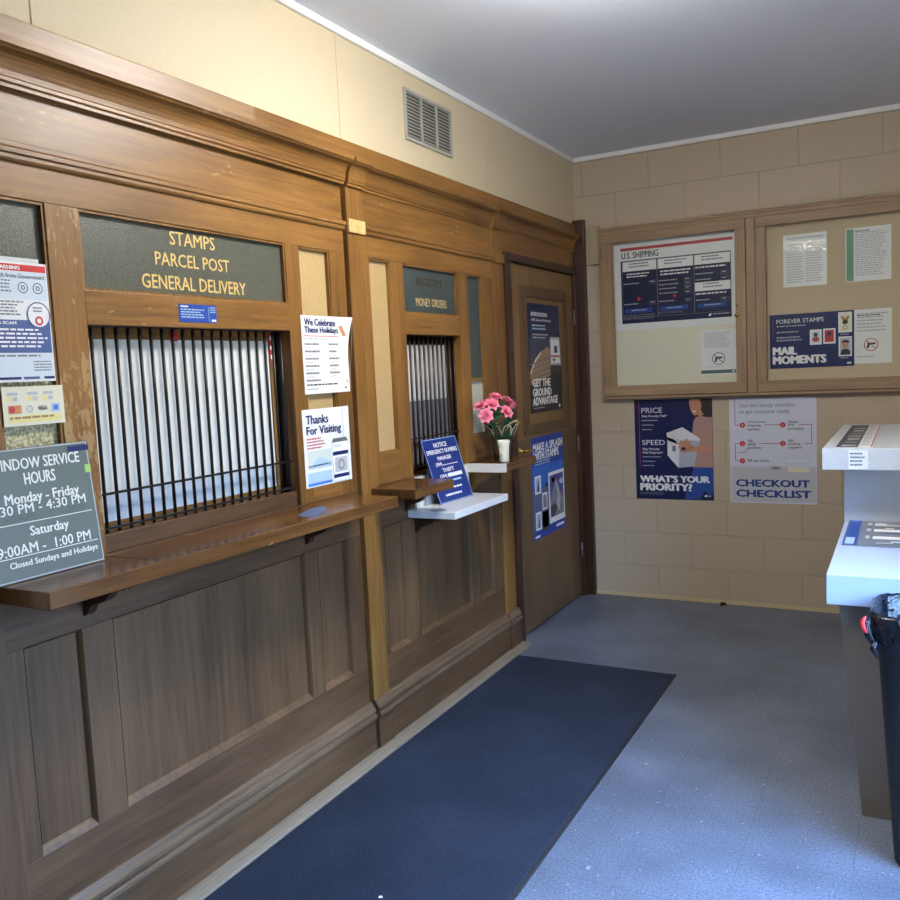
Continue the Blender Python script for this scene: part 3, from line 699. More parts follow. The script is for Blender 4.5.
# thanks sheet
W = LW(.0); W.page(2.418, 2.702, 1.107, 1.388, PAPER)
W.text('Thanks', 2.436, 2.570, 1.335, 1.366, NAVY, .02).text('For Visiting', 2.436, 2.648, 1.288, 1.326, NAVY, .02)
W.words(2.436, 2.545, 1.240, 1.284, 4, BRICKR)
W.rect(2.436, 2.578, 1.173, 1.238, MIST).poly([(2.436, 1.173), (2.5, 1.215), (2.578, 1.19), (2.578, 1.173)], PALEB, 2).words(2.436, 2.575, 1.176, 1.186, 1, GREYT)
W.rect(2.430, 2.575, 1.112, 1.160, PALEB).rect(2.430, 2.575, 1.112, 1.122, SKYB, 2)
W.rect(2.660, 2.663, 1.27, 1.385, LGREY)
W.rect(2.583, 2.686, 1.109, 1.262, LGREY, 1).rect(2.586, 2.683, 1.111, 1.259, WHITE, 2).poly([(2.583, 1.257), (2.592, 1.272), (2.676, 1.272), (2.686, 1.257)], STEELT, 3)
W.rect(2.586, 2.683, 1.208, 1.222, NAVY, 3).rect(2.596, 2.676, 1.145, 1.200, LGREY, 3).ring(2.636, 1.172, .02, .006, GREYT, 4).rect(2.586, 2.683, 1.124, 1.137, NAVY, 3).words(2.592, 2.65, 1.235, 1.248, 2, LGREY, 3)
W.done('thanks_notice', 'white sheet headed Thanks For Visiting with a printed phone', 'notice', (0, 2.56, 1.107))
# blue notice sign on the white shelf: front board and prop
P0, P1 = Vector((.066, 3.268, .9165)), Vector((.083, 3.538, .9165))
T0 = Vector((.036, 3.168, 1.209))
Uv = (P1-P0).normalized(); Vv = (T0-P0); hgt = Vv.length; Vn = Vv.normalized(); Nn = Uv.cross(Vn).normalized()
NS = Sheet(P0, Uv, Vn, Nn); wd = .282
NS.page(0, wd, 0, hgt, SIGNB, .004, 0); NS.frame(.002, wd-.002, .002, hgt-.002, .0025, PALEB, 1)
for s_, a, b_, c, d in (('NOTICE', .30, .68, .86, .93), ('EMERGENCY NUMBERS', .06, .94, .765, .83), ('MANAGER', .30, .70, .66, .72), ('(304)', .2, .38, .56, .63), ('THEFT', .34, .68, .47, .53), ('(304)', .22, .42, .375, .44)):
    NS.text(s_, a*wd, b_*wd, c*hgt, d*hgt, WHITE, .014)
NS.rect(.40*wd, .84*wd, .575*hgt, .585*hgt, WHITE, 2).lines(.45*wd, .88*wd, .375*hgt, .44*hgt, 1, WHITE, .9, rag=0).lines(.3*wd, .8*wd, .30*hgt, .34*hgt, 1, PALEB, .7, rag=0)
NS.words(.28*wd, .86*wd, .17*hgt, .23*hgt, 1, WHITE).words(.22*wd, .80*wd, .06*hgt, .13*hgt, 1, WHITE)
NS.add([NS.P(.02, .001, 0), NS.P(wd-.02, .001, 0), NS.P(wd-.04, hgt*.7, -.001), NS.P(.04, hgt*.7, -.001)], [(3, 2, 1, 0)], SIGNBACK)
so = NS.done('notice_sign', 'tilted blue plastic sign of emergency numbers on the white shelf', 'sign', tuple(P0))
pr = MB(); q = [(.012, 3.225, .9165), (.020, 3.40, .9165), (.030, 3.40, 1.12), (.028, 3.25, 1.12)]
pr.add([Vector(a) for a in q]+[Vector(a)+Vector((.003, 0, 0)) for a in q], [(3, 2, 1, 0), (4, 5, 6, 7), (0, 1, 5, 4), (1, 2, 6, 5), (2, 3, 7, 6), (3, 0, 4, 7)], SIGNBACK)
pr.build('prop_leg', so)['label'] = 'grey prop behind the sign'

# ground shipping poster on the door
def aw(u, v): return (u, v, .004+.005*math.sin((v-1.24)*9)*max(0, (u-4.93)/.05))
W = LW(-.001, aw); W.page(4.482, 4.976, 1.240, 1.862, NAVY2, .001, 0)
W.rect(4.484, 4.974, 1.49, 1.66, M('dusk_grey_print', (70, 76, 96)), 1).rect(4.484, 4.974, 1.66, 1.70, M('dusk_blue_print', (48, 54, 86)), 1)
W.rect(4.484, 4.974, 1.242, 1.49, M('dark_road_print', (50, 48, 54)), 1)
W.poly([(4.486, 1.46), (4.56, 1.53), (4.66, 1.585), (4.76, 1.62), (4.80, 1.60), (4.80, 1.45), (4.60, 1.41), (4.486, 1.40)], SANDP, 2)
W.poly([(4.486, 1.47), (4.56, 1.54), (4.66, 1.592), (4.66, 1.582), (4.56, 1.52), (4.486, 1.45)], CREAM, 3)
for i in range(4): W.poly([(4.486, 1.425+i*.028), (4.80, 1.46+i*.03), (4.80, 1.472+i*.03), (4.486, 1.432+i*.028)], GREYT, 3)
W.text('INTRODUCING', 4.528, 4.775, 1.790, 1.812, WHITE, .03).text('USPS Ground Advantage', 4.530, 4.830, 1.757, 1.777, WHITE, .01)
W.words(4.54, 4.78, 1.705, 1.742, 2, PALEB).words(4.54, 4.78, 1.655, 1.690, 2, LGREY)
W.rect(4.802, 4.966, 1.508, 1.674, LGREY, 4).rect(4.812, 4.956, 1.520, 1.660, WHITE, 5).rect(4.865, 4.915, 1.580, 1.622, NAVY, 6).rect(4.812, 4.956, 1.555, 1.565, BRICKR, 6).poly([(4.83, 1.545), (4.88, 1.545), (4.86, 1.525)], BLACKP, 6)
W.rect(4.815, 4.955, 1.462, 1.500, M('brown_parcel_print', (86, 66, 56)), 4)
W.text('GET THE', 4.515, 4.790, 1.388, 1.432, WHITE, .04, 5).text('GROUND', 4.512, 4.800, 1.334, 1.378, WHITE, .04, 5).text('ADVANTAGE', 4.506, 4.900, 1.282, 1.326, WHITE, .04, 5)
W.disc(4.925, 1.262, .012, WHITE, 5).words(4.52, 4.72, 1.258, 1.268, 1, LGREY, 5)
W.done('shipping_poster', 'dark poster reading GET THE GROUND ADVANTAGE on the upper door panel', 'poster', (0, 4.73, 1.24))
# stamps poster lower on the door
W = LW(-.004); W.page(4.474, 4.972, .508, 1.116, M('deep_blue_print', (34, 66, 158)), .001, 0)
W.rect(4.476, 4.97, .80, .93, M('mid_blue_print', (48, 104, 196)), 1)
W.poly([(4.476, .80), (4.60, .79), (4.72, .82), (4.72, .56), (4.476, .56)], M('slate_blue_print', (90, 104, 140)), 1)
W.text('MAKE A SPLASH', 4.500, 4.968, 1.017, 1.062, WHITE, .035).text('WITH STAMPS', 4.503, 4.900, .965, 1.012, WHITE, .035)
W.words(4.515, 4.80, .928, .958, 2, PALEB)
W.rect(4.715, 4.974, .565, .872, WHITE, 2).rect(4.735, 4.955, .600, .852, VIOL, 3)
W.poly([(4.735, .60), (4.735, .69), (4.78, .77), (4.83, .83), (4.87, .79), (4.90, .74), (4.955, .70), (4.955, .60)], ROCK, 4)
W.poly([(4.735, .60), (4.735, .665), (4.80, .68), (4.85, .655), (4.80, .60)], DKROCK, 5).poly([(4.82, .825), (4.85, .74), (4.83, .66), (4.88, .62), (4.90, .70), (4.86, .79)], LGREY, 5)
W.disc(4.80, .82, .03, PALEB, 3, .015).disc(4.92, .80, .03, PALEB, 4, .018)
for a, b_, c, d, m1, m2 in ((4.508, 4.600, .770, .875, PALEB, DKROCK), (4.610, 4.690, .665, .765, ROCK, BRICKR), (4.506, 4.592, .560, .665, LGREY, DKROCK)):
    W.rect(a, b_, c, d, WHITE, 2).rect(a+.012, b_-.012, c+.012, d-.012, m1, 3).poly([(a+.03, c+.012), (b_-.03, c+.012), (b_-.035, d-.03), (a+.045, d-.02)], m2, 4)
W.rect(4.605, 4.70, .54, .655, DKROCK, 1).rect(4.82, 4.95, .530, .545, WHITE, 2).rect(4.49, 4.56, .518, .530, WHITE, 2)
W.done('stamps_poster', 'bright blue poster reading MAKE A SPLASH WITH STAMPS low on the door', 'poster', (0, 4.72, .508))

# ------------------------------------------------------------------ flowers on the short ledge
vc = (.105, 3.865, 1.0525)
vz = MB()
def vfn(r, zz, t, j): return (r*(1+.04*math.cos(8*t)*zz/.16), zz+(.014*abs(math.cos(4*t)) if j in (6, 7) else 0))
vz.lathe([(.044, 0), (.046, .004), (.046, .04), (.050, .08), (.058, .12), (.070, .15), (.078, .165), (.075, .165), (.066, .148), (.054, .118), (.046, .08), (.042, .04), (.040, .008)], vc, VGLASS, 48, fn=vfn)
V = vz.build('glass_vase', loc=vc, smooth=True); tag(V, 'clear scalloped glass vase holding the pink flowers', 'vase')
ed = MB()
for kx in range(8):
    t0 = 2*PI*kx/8; pts = []
    for i in range(13):
        s = i/12; a = t0+(s-.5)*2*PI/8; h = .115+.060*math.sin(PI*s)**.6; r = .056+(h-.115)*.42
        pts.append((vc[0]+r*math.cos(a), vc[1]+r*math.sin(a), vc[2]+h))
    ed.tube(pts, .0016, BUFF, 5)
ed.build('scalloped_rim', V, smooth=True)['label'] = 'pale looped rim'
cc = (.165, 3.745, 1.0525)
cp = MB().lathe([(.022, 0), (.025, .004), (.024, .04), (.027, .075), (.032, .100), (.030, .106), (.026, .102), (.021, .06), (.018, .01)], cc, CERAM, 28)
cp.tube([(cc[0], cc[1]-.028, cc[2]+.072), (cc[0], cc[1]-.042, cc[2]+.066), (cc[0], cc[1]-.044, cc[2]+.05), (cc[0], cc[1]-.026, cc[2]+.035)], .003, CERAM, 6)
tag(cp.build('ceramic_cup', loc=cc, smooth=True), 'small cream ceramic cup in front of the glass vase', 'cup')
def flower(n, tip, tilt, label):
    base = Vector((vc[0]+random.uniform(-.012, .012), vc[1]+random.uniform(-.012, .012), vc[2]+.016)); tip = Vector(tip)
    T = thing('pink_flower', label, 'flower', tuple(base), 'pink flowers in the glass vase')
    mid = Vector((base.x*.6+tip.x*.4, base.y*.6+tip.y*.4, base.z*.35+tip.z*.65))
    pts = [base, base.lerp(mid, .5)+Vector((0, 0, .01)), mid, mid.lerp(tip, .6)+Vector((0, 0, .003)), tip]
    MB().tube(pts, .0022, LEAF, 6).build('stem', T, smooth=True)
    d = (tip-mid).normalized()*.55+Vector(tilt)*.75; d.normalize()
    a = d.cross(Vector((0, 0, 1))).normalized(); b_ = a.cross(d).normalized()
    pm = MB()
    for ring_, (cnt, ln, op, wd_) in enumerate(((7, .047, .95, .016), (6, .040, .55, .013), (5, .026, .25, .009))):
        for k_ in range(cnt):
            an = 2*PI*(k_+.5*ring_)/cnt; o_ = a*math.cos(an)+b_*math.sin(an); sd = d.cross(o_).normalized()
            prev = None; ps = []
            for j_ in range(6):
                s = j_/5; cen = tip+d*(ln*s*math.cos(op*s*1.3))+o_*(ln*s*math.sin(op*(.5+s*.6))); w_ = wd_*math.sin(PI*min(1, .12+s*.86))**.7
                if j_ == 5: w_ = .001
                ps += [cen-sd*w_+d*.002, cen-d*.001, cen+sd*w_+d*.002]
            fs = []
            for j_ in range(5):
                q = j_*3; fs += [(q, q+1, q+4, q+3), (q+1, q+2, q+5, q+4)]
            pm.add(ps, fs, PINK)
    pm.build('petals', T, smooth=True, recalc=False)
    MB().lathe([(.001, 0), (.006, .003), (.007, .008), (.003, .013), (.0005, .014)], (0, 0, 0), PINKY, 10)
    ctr = MB(); ctr.tube([tip, tip+d*.012, tip+d*.02], [.004, .006, .002], PINKY, 8); ctr.build('flower_centre', T, smooth=True)
    lf = MB()
    for j_ in range(4):
        s = .42+j_*.15; p = base.lerp(mid, s) if s < .5 else mid.lerp(tip, (s-.4))
        an = random.uniform(0, 2*PI); o_ = Vector((math.cos(an), math.sin(an), .9)).normalized()
        sd = o_.cross(Vector((0, 0, 1))).normalized(); ps = []
        ln = random.uniform(.06, .10)
        for i_ in range(6):
            q = i_/5; cen = p+o_*ln*q+Vector((0, 0, -.015*q*q)); w_ = .015*math.sin(PI*min(1, .08+q*.9))
            ps += [cen-sd*w_, cen+Vector((0, 0, -.002)), cen+sd*w_]
        fs = []
        for i_ in range(5): q = i_*3; fs += [(q, q+1, q+4, q+3), (q+1, q+2, q+5, q+4)]
        lf.add(ps, fs, LEAF)
    lf.build('leaves', T, smooth=True, recalc=False)
for n, (x, y, zz, tl, lb) in enumerate((
    (.120, 3.665, 1.300, (.8, -.5, .1), 'pink flower furthest left in the glass vase'),
    (.115, 3.745, 1.345, (.7, -.2, .3), 'pink flower second from left in the glass vase, below the top bloom'),
    (.100, 3.825, 1.372, (.5, 0, .6), 'pink flower at the very top of the vase bouquet'),
    (.150, 3.820, 1.305, (.9, -.1, .1), 'lowest middle pink flower with an orange centre in the vase'),
    (.120, 3.910, 1.350, (.8, .1, .3), 'pink flower right of the topmost one in the vase'),
    (.105, 3.990, 1.325, (.7, .5, .2), 'pink flower furthest right in the glass vase'),
    (.060, 3.900, 1.365, (.2, .1, .8), 'pink flower at the back of the vase bouquet, half hidden'),
    (.055, 3.760, 1.335, (.1, -.4, .6), 'pink flower at the back left of the vase bouquet, half hidden'))):
    flower(n, (x, y-.015, zz-.022), tl, lb)
dl = MB(); p0 = Vector((vc[0], vc[1]+.03, vc[2]+.13))
pts = [p0, p0+Vector((.01, .05, .045)), p0+Vector((.015, .11, .05)), p0+Vector((.015, .17, .03))]
dl.tube(pts, [.002, .004, .007, .001], LEAFP, 6); dl.tube([p0+Vector((0, 0, -.11)), p0], .0018, LEAF, 6)
dl.tube([p0, p0+Vector((-.01, .05, .09)), p0+Vector((-.01, .08, .14)), p0+Vector((-.01, .10, .16))], .0015, LEAF, 5)
tag(dl.build('dried_sprig', loc=tuple(p0), smooth=True), 'pale curled sprig reaching right out of the glass vase', 'sprig')

# ------------------------------------------------------------------ vent
T = thing('wall_vent', 'grey louvred vent on the cream wall under the ceiling', 'vent', (0, 3.44, 2.49))
v = MB()
for (a, b_, c, d) in ((3.235, 3.655, 2.490, 2.503), (3.235, 3.655, 2.692, 2.705), (3.235, 3.248, 2.503, 2.692), (3.642, 3.655, 2.503, 2.692), (3.372, 3.380, 2.503, 2.692), (3.510, 3.518, 2.503, 2.692)):
    v.box(0, .012, a, b_, c, d, VENTM)
v.build('vent_frame', T, bevel=.001)
MB().box(.0005, .0015, 3.24, 3.65, 2.495, 2.70, VENTD).build('vent_backing', T)
v = MB()
for i in range(13):
    zz = 2.508+i*.0145
    v.prism([(.002, zz+.009), (.0035, zz+.010), (.011, zz+.001), (.0095, zz)], 'y', 3.248, 3.642, VENTM)
v.build('louvres', T)

# ------------------------------------------------------------------ back wall: notice cabinet
YW = YB
T = thing('notice_cabinet', 'two-door glazed oak notice cabinet on the block wall', 'cabinet', (1.1, YW, 1.27))
MB().box(.190, 1.97, YW-.012, YW-.003, 1.293, 2.294, CREAM).build('backing_board', T)
MB().box(1.103, 1.97, YW-.016, YW-.012, 1.34, 2.26, CORK).build('pin_board', T)['label'] = 'tan pin board'
c_ = MB()
YC = YW-.001
c_.box(.172, 1.99, YW-.055, YC, 1.276, 1.293, W_CAB).box(.172, 1.99, YW-.055, YC, 2.294, 2.316, W_CAB)
c_.box(.172, .190, YW-.055, YC, 1.293, 2.294, W_CABV).box(1.053, 1.103, YW-.055, YC, 1.293, 2.294, W_CABV).box(1.97, 1.99, YW-.055, YC, 1.293, 2.294, W_CABV)
c_.build('carcass', T, bevel=.002)
MB().box(.165, 1.997, YW-.062, YW-.001, 2.316, 2.331, W_CAB).build('top_moulding', T, bevel=.004)
for x0, x1, hx, lb in ((.192, 1.050, .197, None), (1.106, 1.967, 1.111, None)):
    f = MB(); a, b_ = x0+(.074 if x0 < 1 else .056), x1-.058
    f.box(x0, x1, YW-.066, YW-.046, 1.295, 1.358, W_CAB).box(x0, x1, YW-.066, YW-.046, 2.237, 2.292, W_CAB)
    f.box(x0, a, YW-.066, YW-.046, 1.358, 2.237, W_CABV).box(b_, x1, YW-.066, YW-.046, 1.358, 2.237, W_CABV)
    f = f.build('cabinet_door', T, bevel=.0025)
    MB().box(a-.005, b_+.005, YW-.053, YW-.050, 1.353, 2.242, GLASS).build('glass_pane', f)
    for zz in (1.40, 2.18): MB().tube([(hx-.005, YW-.067, zz-.03), (hx-.005, YW-.067, zz+.03)], .004, STEEL, 6).build('hinge', f, smooth=True)
    if x0 < 1:
        lk = MB().lathe([(.013, 0), (.013, .006), (.010, .012), (.004, .014)], (0, 0, 0), BRASS, 16); lk.v = [(1.000+x, YW-.066-zz, 1.745+y) for x, y, zz in lk.v]
        lk.build('lock', f, smooth=True)['label'] = 'small brass lock'
        lk = MB().lathe([(.006, 0), (.006, .001)], (0, 0, 0), BLACKP, 12); lk.v = [(1.000+x, YW-.066-zz, 1.800+y) for x, y, zz in lk.v]
        lk.build('screw_hole', f)
tag(MB().box(.098, .168, YW-.028, YW, 2.125, 2.365, BOXPAINT).build('wall_box', loc=(.13, YW, 2.125), bevel=.004), 'narrow painted box beside the top corner of the notice cabinet', 'box')

# papers: coordinates measured on the board plane
YP = YW-.016
W = BW(YW-.012); W.page(.262, .985, 1.700, 2.250, PAPER, .0008)
W.rect(.300, .973, 2.188, 2.206, BRICKR).text('U.S. SHIPPING', .306, .537, 2.140, 2.178, DKT, .01)
W.rect(.300, .962, 1.742, 2.127, NAVY2)
for a, b_ in ((.312, .522), (.531, .743), (.751, .957)):
    W.rect(a, b_, 2.062, 2.120, WHITE, 2).words(a+.04, b_-.04, 2.075, 2.110, 2, GREYT, 3)
    W.frame(a-.004, b_+.004, 1.775, 2.122, .002, GREYT, 2)
W.rect(.751, .957, 1.905, 1.957, WHITE, 3).words(.80, .91, 1.915, 1.95, 2, GREYT, 4)
for a, b_ in ((.322, .492), (.541, .707), (.765, .935)): W.rect(a, b_, 1.806, 1.832, BLUE, 3).words(a+.04, b_-.03, 1.812, 1.824, 1, PALEB, 4)
W.words(.335, .490, 2.015, 2.048, 2, WHITE, 3).words(.545, .73, 2.010, 2.048, 2, WHITE, 3).words(.755, .950, 2.030, 2.050, 1, WHITE, 3).words(.755, .950, 1.875, 1.893, 1, WHITE, 3)
for zz in (1.985, 1.860): W.words(.316, .42, zz-.01, zz+.004, 1, LGREY, 3).frame(.475, .515, zz-.010, zz+.012, .002, GREYT, 3).words(.482, .508, zz-.003, zz+.006, 1, WHITE, 4)
for zz in (1.985, 1.960, 1.935, 1.908, 1.860): W.words(.536, .655, zz-.006, zz+.006, 1, LGREY, 3).frame(.690, .730, zz-.010, zz+.010, .002, GREYT, 3).words(.697, .722, zz-.004, zz+.004, 1, WHITE, 4)
for zz in (2.005, 1.970, 1.850): W.words(.756, .86, zz-.008, zz+.006, 1, LGREY, 3).frame(.900, .947, zz-.012, zz+.012, .002, GREYT, 3).words(.91, .938, zz-.004, zz+.005, 1, WHITE, 4)
W.disc(.410, 1.890, .011, RED, 4).disc(.629, 1.892, .010, RED, 4).words(.31, .51, 1.760, 1.795, 3, GREYT, 3).words(.53, .72, 1.785, 1.80, 2, GREYT, 3)
W.poly([(.825, 1.757), (.835, 1.768), (.848, 1.768), (.838, 1.754)], WHITE, 3).words(.855, .955, 1.756, 1.768, 1, LGREY, 3)
W.done('shipping_chart', 'large U.S. SHIPPING price chart with a red stripe behind the left cabinet glass', 'poster', (.62, YW-.012, 1.70))
def gun(W, cu, cv, r, colr, lay=3):
    W.ring(cu, cv, r, r*.12, colr, lay+1)
    W.poly([(cu-.55*r, cv+.28*r), (cu+.62*r, cv+.28*r), (cu+.62*r, cv+.02*r), (cu-.18*r, cv+.0*r), (cu-.30*r, cv-.50*r), (cu-.62*r, cv-.50*r), (cu-.48*r, cv)], DKT, lay)
    W.bar(cu-.66*r, cv+.66*r, cu+.66*r, cv-.66*r, r*.12, colr, lay+2)
W = BW(YW-.012); W.page(.778, .982, 1.405, 1.672, PAPER, .0008)
W.words(.80, .955, 1.560, 1.655, 9, LGREY); W.rect(.778, .982, 1.412, 1.432, STEELT).disc(.965, 1.422, .006, WHITE, 2).words(.81, .94, 1.445, 1.452, 1, LGREY); gun(W, .881, 1.499, .038, STEELT)
W.done('firearm_notice', 'white no-firearms notice with a grey band in the left cabinet door', 'notice', (.88, YW-.012, 1.405))
W = BW(YP); W.page(1.250, 1.478, 1.884, 2.176, PAPER, .0008)
W.words(1.268, 1.36, 2.00-.10, 2.068, 12, LGREY).words(1.368, 1.462, 1.90, 2.068, 12, LGREY).rect(1.268, 1.46, 2.150, 2.158, LGREY)
W.rect(1.250, 1.478, 2.070, 2.135, TAPE, 3)
W.done('typed_notice', 'typed white sheet taped with a shiny strip, left on the tan board', 'notice', (1.36, YP, 1.884))
W = BW(YP); W.page(1.574, 1.799, 1.885, 2.176, PAPER, .0008)
W.rect(1.578, 1.614, 1.890, 2.170, GREENP).words(1.622, 1.785, 1.910, 2.150, 20, LGREY).words(1.622, 1.70, 2.145, 2.160, 1, GREYT)
W.done('green_edged_notice', 'white sheet with a green left edge, upper right on the tan board', 'notice', (1.69, YP, 1.885))
W = BW(YP); W.page(1.612, 1.801, 1.433, 1.730, PAPER, .0008)
W.words(1.63, 1.78, 1.60, 1.71, 6, LGREY).words(1.63, 1.78, 1.69, 1.70, 1, DKT).words(1.63, 1.72, 1.46, 1.475, 1, LGREY); gun(W, 1.699, 1.536, .036, BRICKR)
W.done('firearm_notice', 'white no-firearms notice with a red circle beside the MAIL MOMENTS poster', 'notice', (1.70, YP, 1.433))
W = BW(YP-.002); W.page(1.172, 1.615, 1.424, 1.732, NAVY, .0008)
W.text('FOREVER STAMPS', 1.210, 1.460, 1.680, 1.704, WHITE, .0).words(1.210, 1.375, 1.655, 1.668, 1, LGREY).words(1.21, 1.36, 1.620, 1.634, 1, LGREY).words(1.21, 1.366, 1.572, 1.604, 2, LGREY)
W.text('MAIL', 1.187, 1.320, 1.503, 1.546, WHITE, .045).text('MOMENTS', 1.187, 1.474, 1.450, 1.494, WHITE, .045)
for i in range(6): W.rect(1.1895, 1.1925, 1.60+i*.018, 1.612+i*.018, PINKL)
for a, b_, c, d, m1 in ((1.387, 1.449, 1.551, 1.636, FOOTB), (1.457, 1.520, 1.553, 1.638, RED)):
    W.rect(a, b_, c, d, WHITE, 2).rect(a+.008, b_-.008, c+.009, d-.009, m1, 3).disc((a+b_)/2, c+.030, .018, BRICKR, 4, .014).rect((a+b_)/2-.010, (a+b_)/2+.010, c+.045, d-.018, DKROCK, 4)
W.rect(1.535, 1.604, 1.611, 1.723, WHITE, 2).rect(1.541, 1.598, 1.618, 1.716, BUFF, 3).disc(1.570, 1.668, .014, DKROCK, 4, .012).poly([(1.545, 1.70), (1.56, 1.675), (1.57, 1.66), (1.58, 1.675), (1.594, 1.70), (1.58, 1.70), (1.57, 1.685), (1.56, 1.70)], SANDP, 4).ring(1.570, 1.638, .012, .004, SANDP, 4)
W.rect(1.536, 1.603, 1.479, 1.588, WHITE, 2).rect(1.542, 1.597, 1.486, 1.581, LGREY, 3).poly([(1.545, 1.486), (1.55, 1.512), (1.565, 1.52), (1.582, 1.518), (1.595, 1.505), (1.596, 1.486)], DKT, 4)
W.disc(1.569, 1.541, .015, SKIN, 4, .019).poly([(1.551, 1.553), (1.555, 1.566), (1.575, 1.570), (1.589, 1.562), (1.588, 1.551), (1.57, 1.556)], HAIR, 5)
W.words(1.545, 1.595, 1.594, 1.603, 1, LGREY).words(1.545, 1.595, 1.462, 1.472, 1, LGREY).rect(1.578, 1.600, 1.436, 1.446, WHITE, 2)
W.done('stamp_poster', 'navy poster reading FOREVER STAMPS, MAIL MOMENTS in the right cabinet door', 'poster', (1.39, YP, 1.424))

# posters on the block wall
W = BW(YW); W.page(.357, .836, .639, 1.264, NAVY2, .001)
W.rect(.359, .834, .641, 1.262, M('deep_navy_print', (20, 30, 78), rough=.35), 1)
W.bar(.386, .842, .386, 1.26, .004, PINKL, 2)
W.text('PRICE', .402, .532, 1.181, 1.214, WHITE, .0).text('Ship Priority Mail*', .403, .562, 1.151, 1.169, WHITE, .01)
W.words(.402, .505, 1.124, 1.137, 1, LGREY).words(.402, .498, 1.096, 1.108, 1, LGREY).words(.402, .474, 1.068, 1.080, 1, LGREY)
W.text('SPEED', .402, .545, .980, 1.012, WHITE, .0).text('Ship Priority', .403, .512, .944, .962, WHITE, .01).text('Mail Express*', .403, .532, .922, .940, WHITE, .01)
W.words(.402, .525, .896, .908, 1, LGREY).words(.402, .500, .868, .880, 1, LGREY).words(.402, .476, .842, .853, 1, LGREY)
# the printed woman with a parcel box
W.poly([(.706, 1.262), (.700, 1.235), (.715, 1.19), (.735, 1.155), (.77, 1.135), (.80, 1.145), (.826, 1.19), (.834, 1.23), (.834, 1.262)], HAIR, 2)
W.poly([(.702, 1.262), (.698, 1.235), (.704, 1.212), (.708, 1.19), (.722, 1.166), (.735, 1.160), (.752, 1.170), (.768, 1.19), (.772, 1.225), (.762, 1.262)], SKIN, 3)
W.poly([(.716, 1.193), (.728, 1.188), (.742, 1.192), (.738, 1.183), (.724, 1.181)], WHITE, 4).disc(.712, 1.231, .004, HAIR, 4, .0025).disc(.738, 1.231, .004, HAIR, 4, .0025)
W.poly([(.745, 1.17), (.76, 1.155), (.785, 1.165), (.77, 1.19)], SKIN, 3)
W.poly([(.722, 1.12), (.735, 1.148), (.765, 1.158), (.80, 1.150), (.834, 1.150), (.834, .842), (.716, .842), (.722, .93), (.712, 1.0), (.716, 1.06)], SWEAT, 4)
W.poly([(.716, .842), (.834, .842), (.834, .70), (.815, .66), (.785, .70), (.75, .645), (.660, .642), (.672, .70), (.70, .76)], JEANS, 3)
W.poly([(.556, 1.055), (.655, 1.090), (.760, 1.020), (.758, 1.000), (.636, 1.010), (.562, 1.03)], BOXL, 5).poly([(.556, 1.055), (.562, 1.03), (.618, 1.005), (.618, .985), (.562, 1.01)], BOXD, 5)
W.poly([(.561, 1.03), (.636, 1.008), (.626, .838), (.560, .915)], BOXL, 5).poly([(.636, 1.010), (.758, 1.003), (.722, .848), (.626, .838)], BOXD, 5)
W.rect(.59, .612, .94, .975, GREYT, 6).rect(.645, .67, .95, .965, LGREY, 6)
W.poly([(.700, .972), (.834, .972), (.834, .935), (.71, .940)], SKIN, 6).poly([(.622, .985), (.640, 1.0), (.668, 1.002), (.672, 1.020), (.684, 1.018), (.702, .985), (.712, .965), (.704, .940), (.668, .934), (.636, .938), (.634, .948), (.650, .956), (.626, .960), (.628, .972), (.648, .974)], SKIN, 6)
W.text("WHAT'S YOUR", .382, .816, .747, .788, WHITE, .045, 7).text('PRIORITY?', .382, .708, .694, .738, WHITE, .045, 7)
W.words(.378, .56, .662, .682, 2, GREYT, 7).poly([(.778, .662), (.784, .671), (.800, .671), (.796, .660)], WHITE, 7).rect(.802, .82, .662, .668, LGREY, 7)
W.done('priority_poster', "navy poster reading WHAT'S YOUR PRIORITY? with a woman holding a parcel box", 'poster', (.6, YW, .639))
W = BW(YW); W.page(.934, 1.417, .632, 1.258, M('pale_lilac_paper', (214, 220, 236), rough=.35), .001)
W.text('Use this handy checklist', .994, 1.304, 1.196, 1.226, STEELT, .0).text('to get checkout ready:', .993, 1.276, 1.158, 1.190, STEELT, .0)
W.rect(.940, 1.414, .640, .850, M('pale_grey_photo_print', (196, 200, 208)), 1)
for tx, u0, v1 in ((('Select your', 'shipping', 'service'), 1.038, 1.124), (('Choose', 'your', 'packaging'), 1.262, 1.124), (('Add', 'packing', 'supplies'), 1.263, 1.014), (('Add', 'extra', 'services'), 1.037, 1.014)):
    for i, s_ in enumerate(tx): W.text(s_, u0, u0+.0095*len(s_), v1-.017-i*.021, v1-i*.021, STEELT, .015)
W.text('Fill out forms', 1.036, 1.156, .878, .894, STEELT, .015)
for i, (cu, cv) in enumerate(((1.010, 1.098), (1.235, 1.097), (1.234, .988), (1.008, .988), (1.006, .884))):
    W.disc(cu, cv, .0155, RED, 4); W.text('12345'[i], cu-.003, cu+.003, cv-.006, cv+.006, WHITE, .02, 5)
for a in ((.967, 1.256, .967, 1.098), (.967, 1.098, .995, 1.098), (1.134, 1.098, 1.22, 1.098), (1.32, 1.098, 1.390, 1.098), (1.390, 1.098, 1.390, .988), (1.390, .988, 1.352, .988), (1.10, .988, 1.22, .988), (.995, .988, .967, .988), (.967, .988, .967, .884), (.967, .884, .992, .884)):
    W.bar(*a, .0035, PINKL, 2)
W.rect(1.243, 1.372, .868, .900, FOOTB, 2).frame(1.243, 1.372, .868, .905, .002, LGREY, 3).rect(1.26, 1.378, .820, .848, BUFF, 2).rect(1.158, 1.230, .829, .854, LGREY, 2).disc(1.194, .842, .022, GREYT, 3, .007)
W.poly([(.95, .93), (1.03, .945), (1.02, .965), (1.045, .95), (1.03, .93)], LGREY, 2)
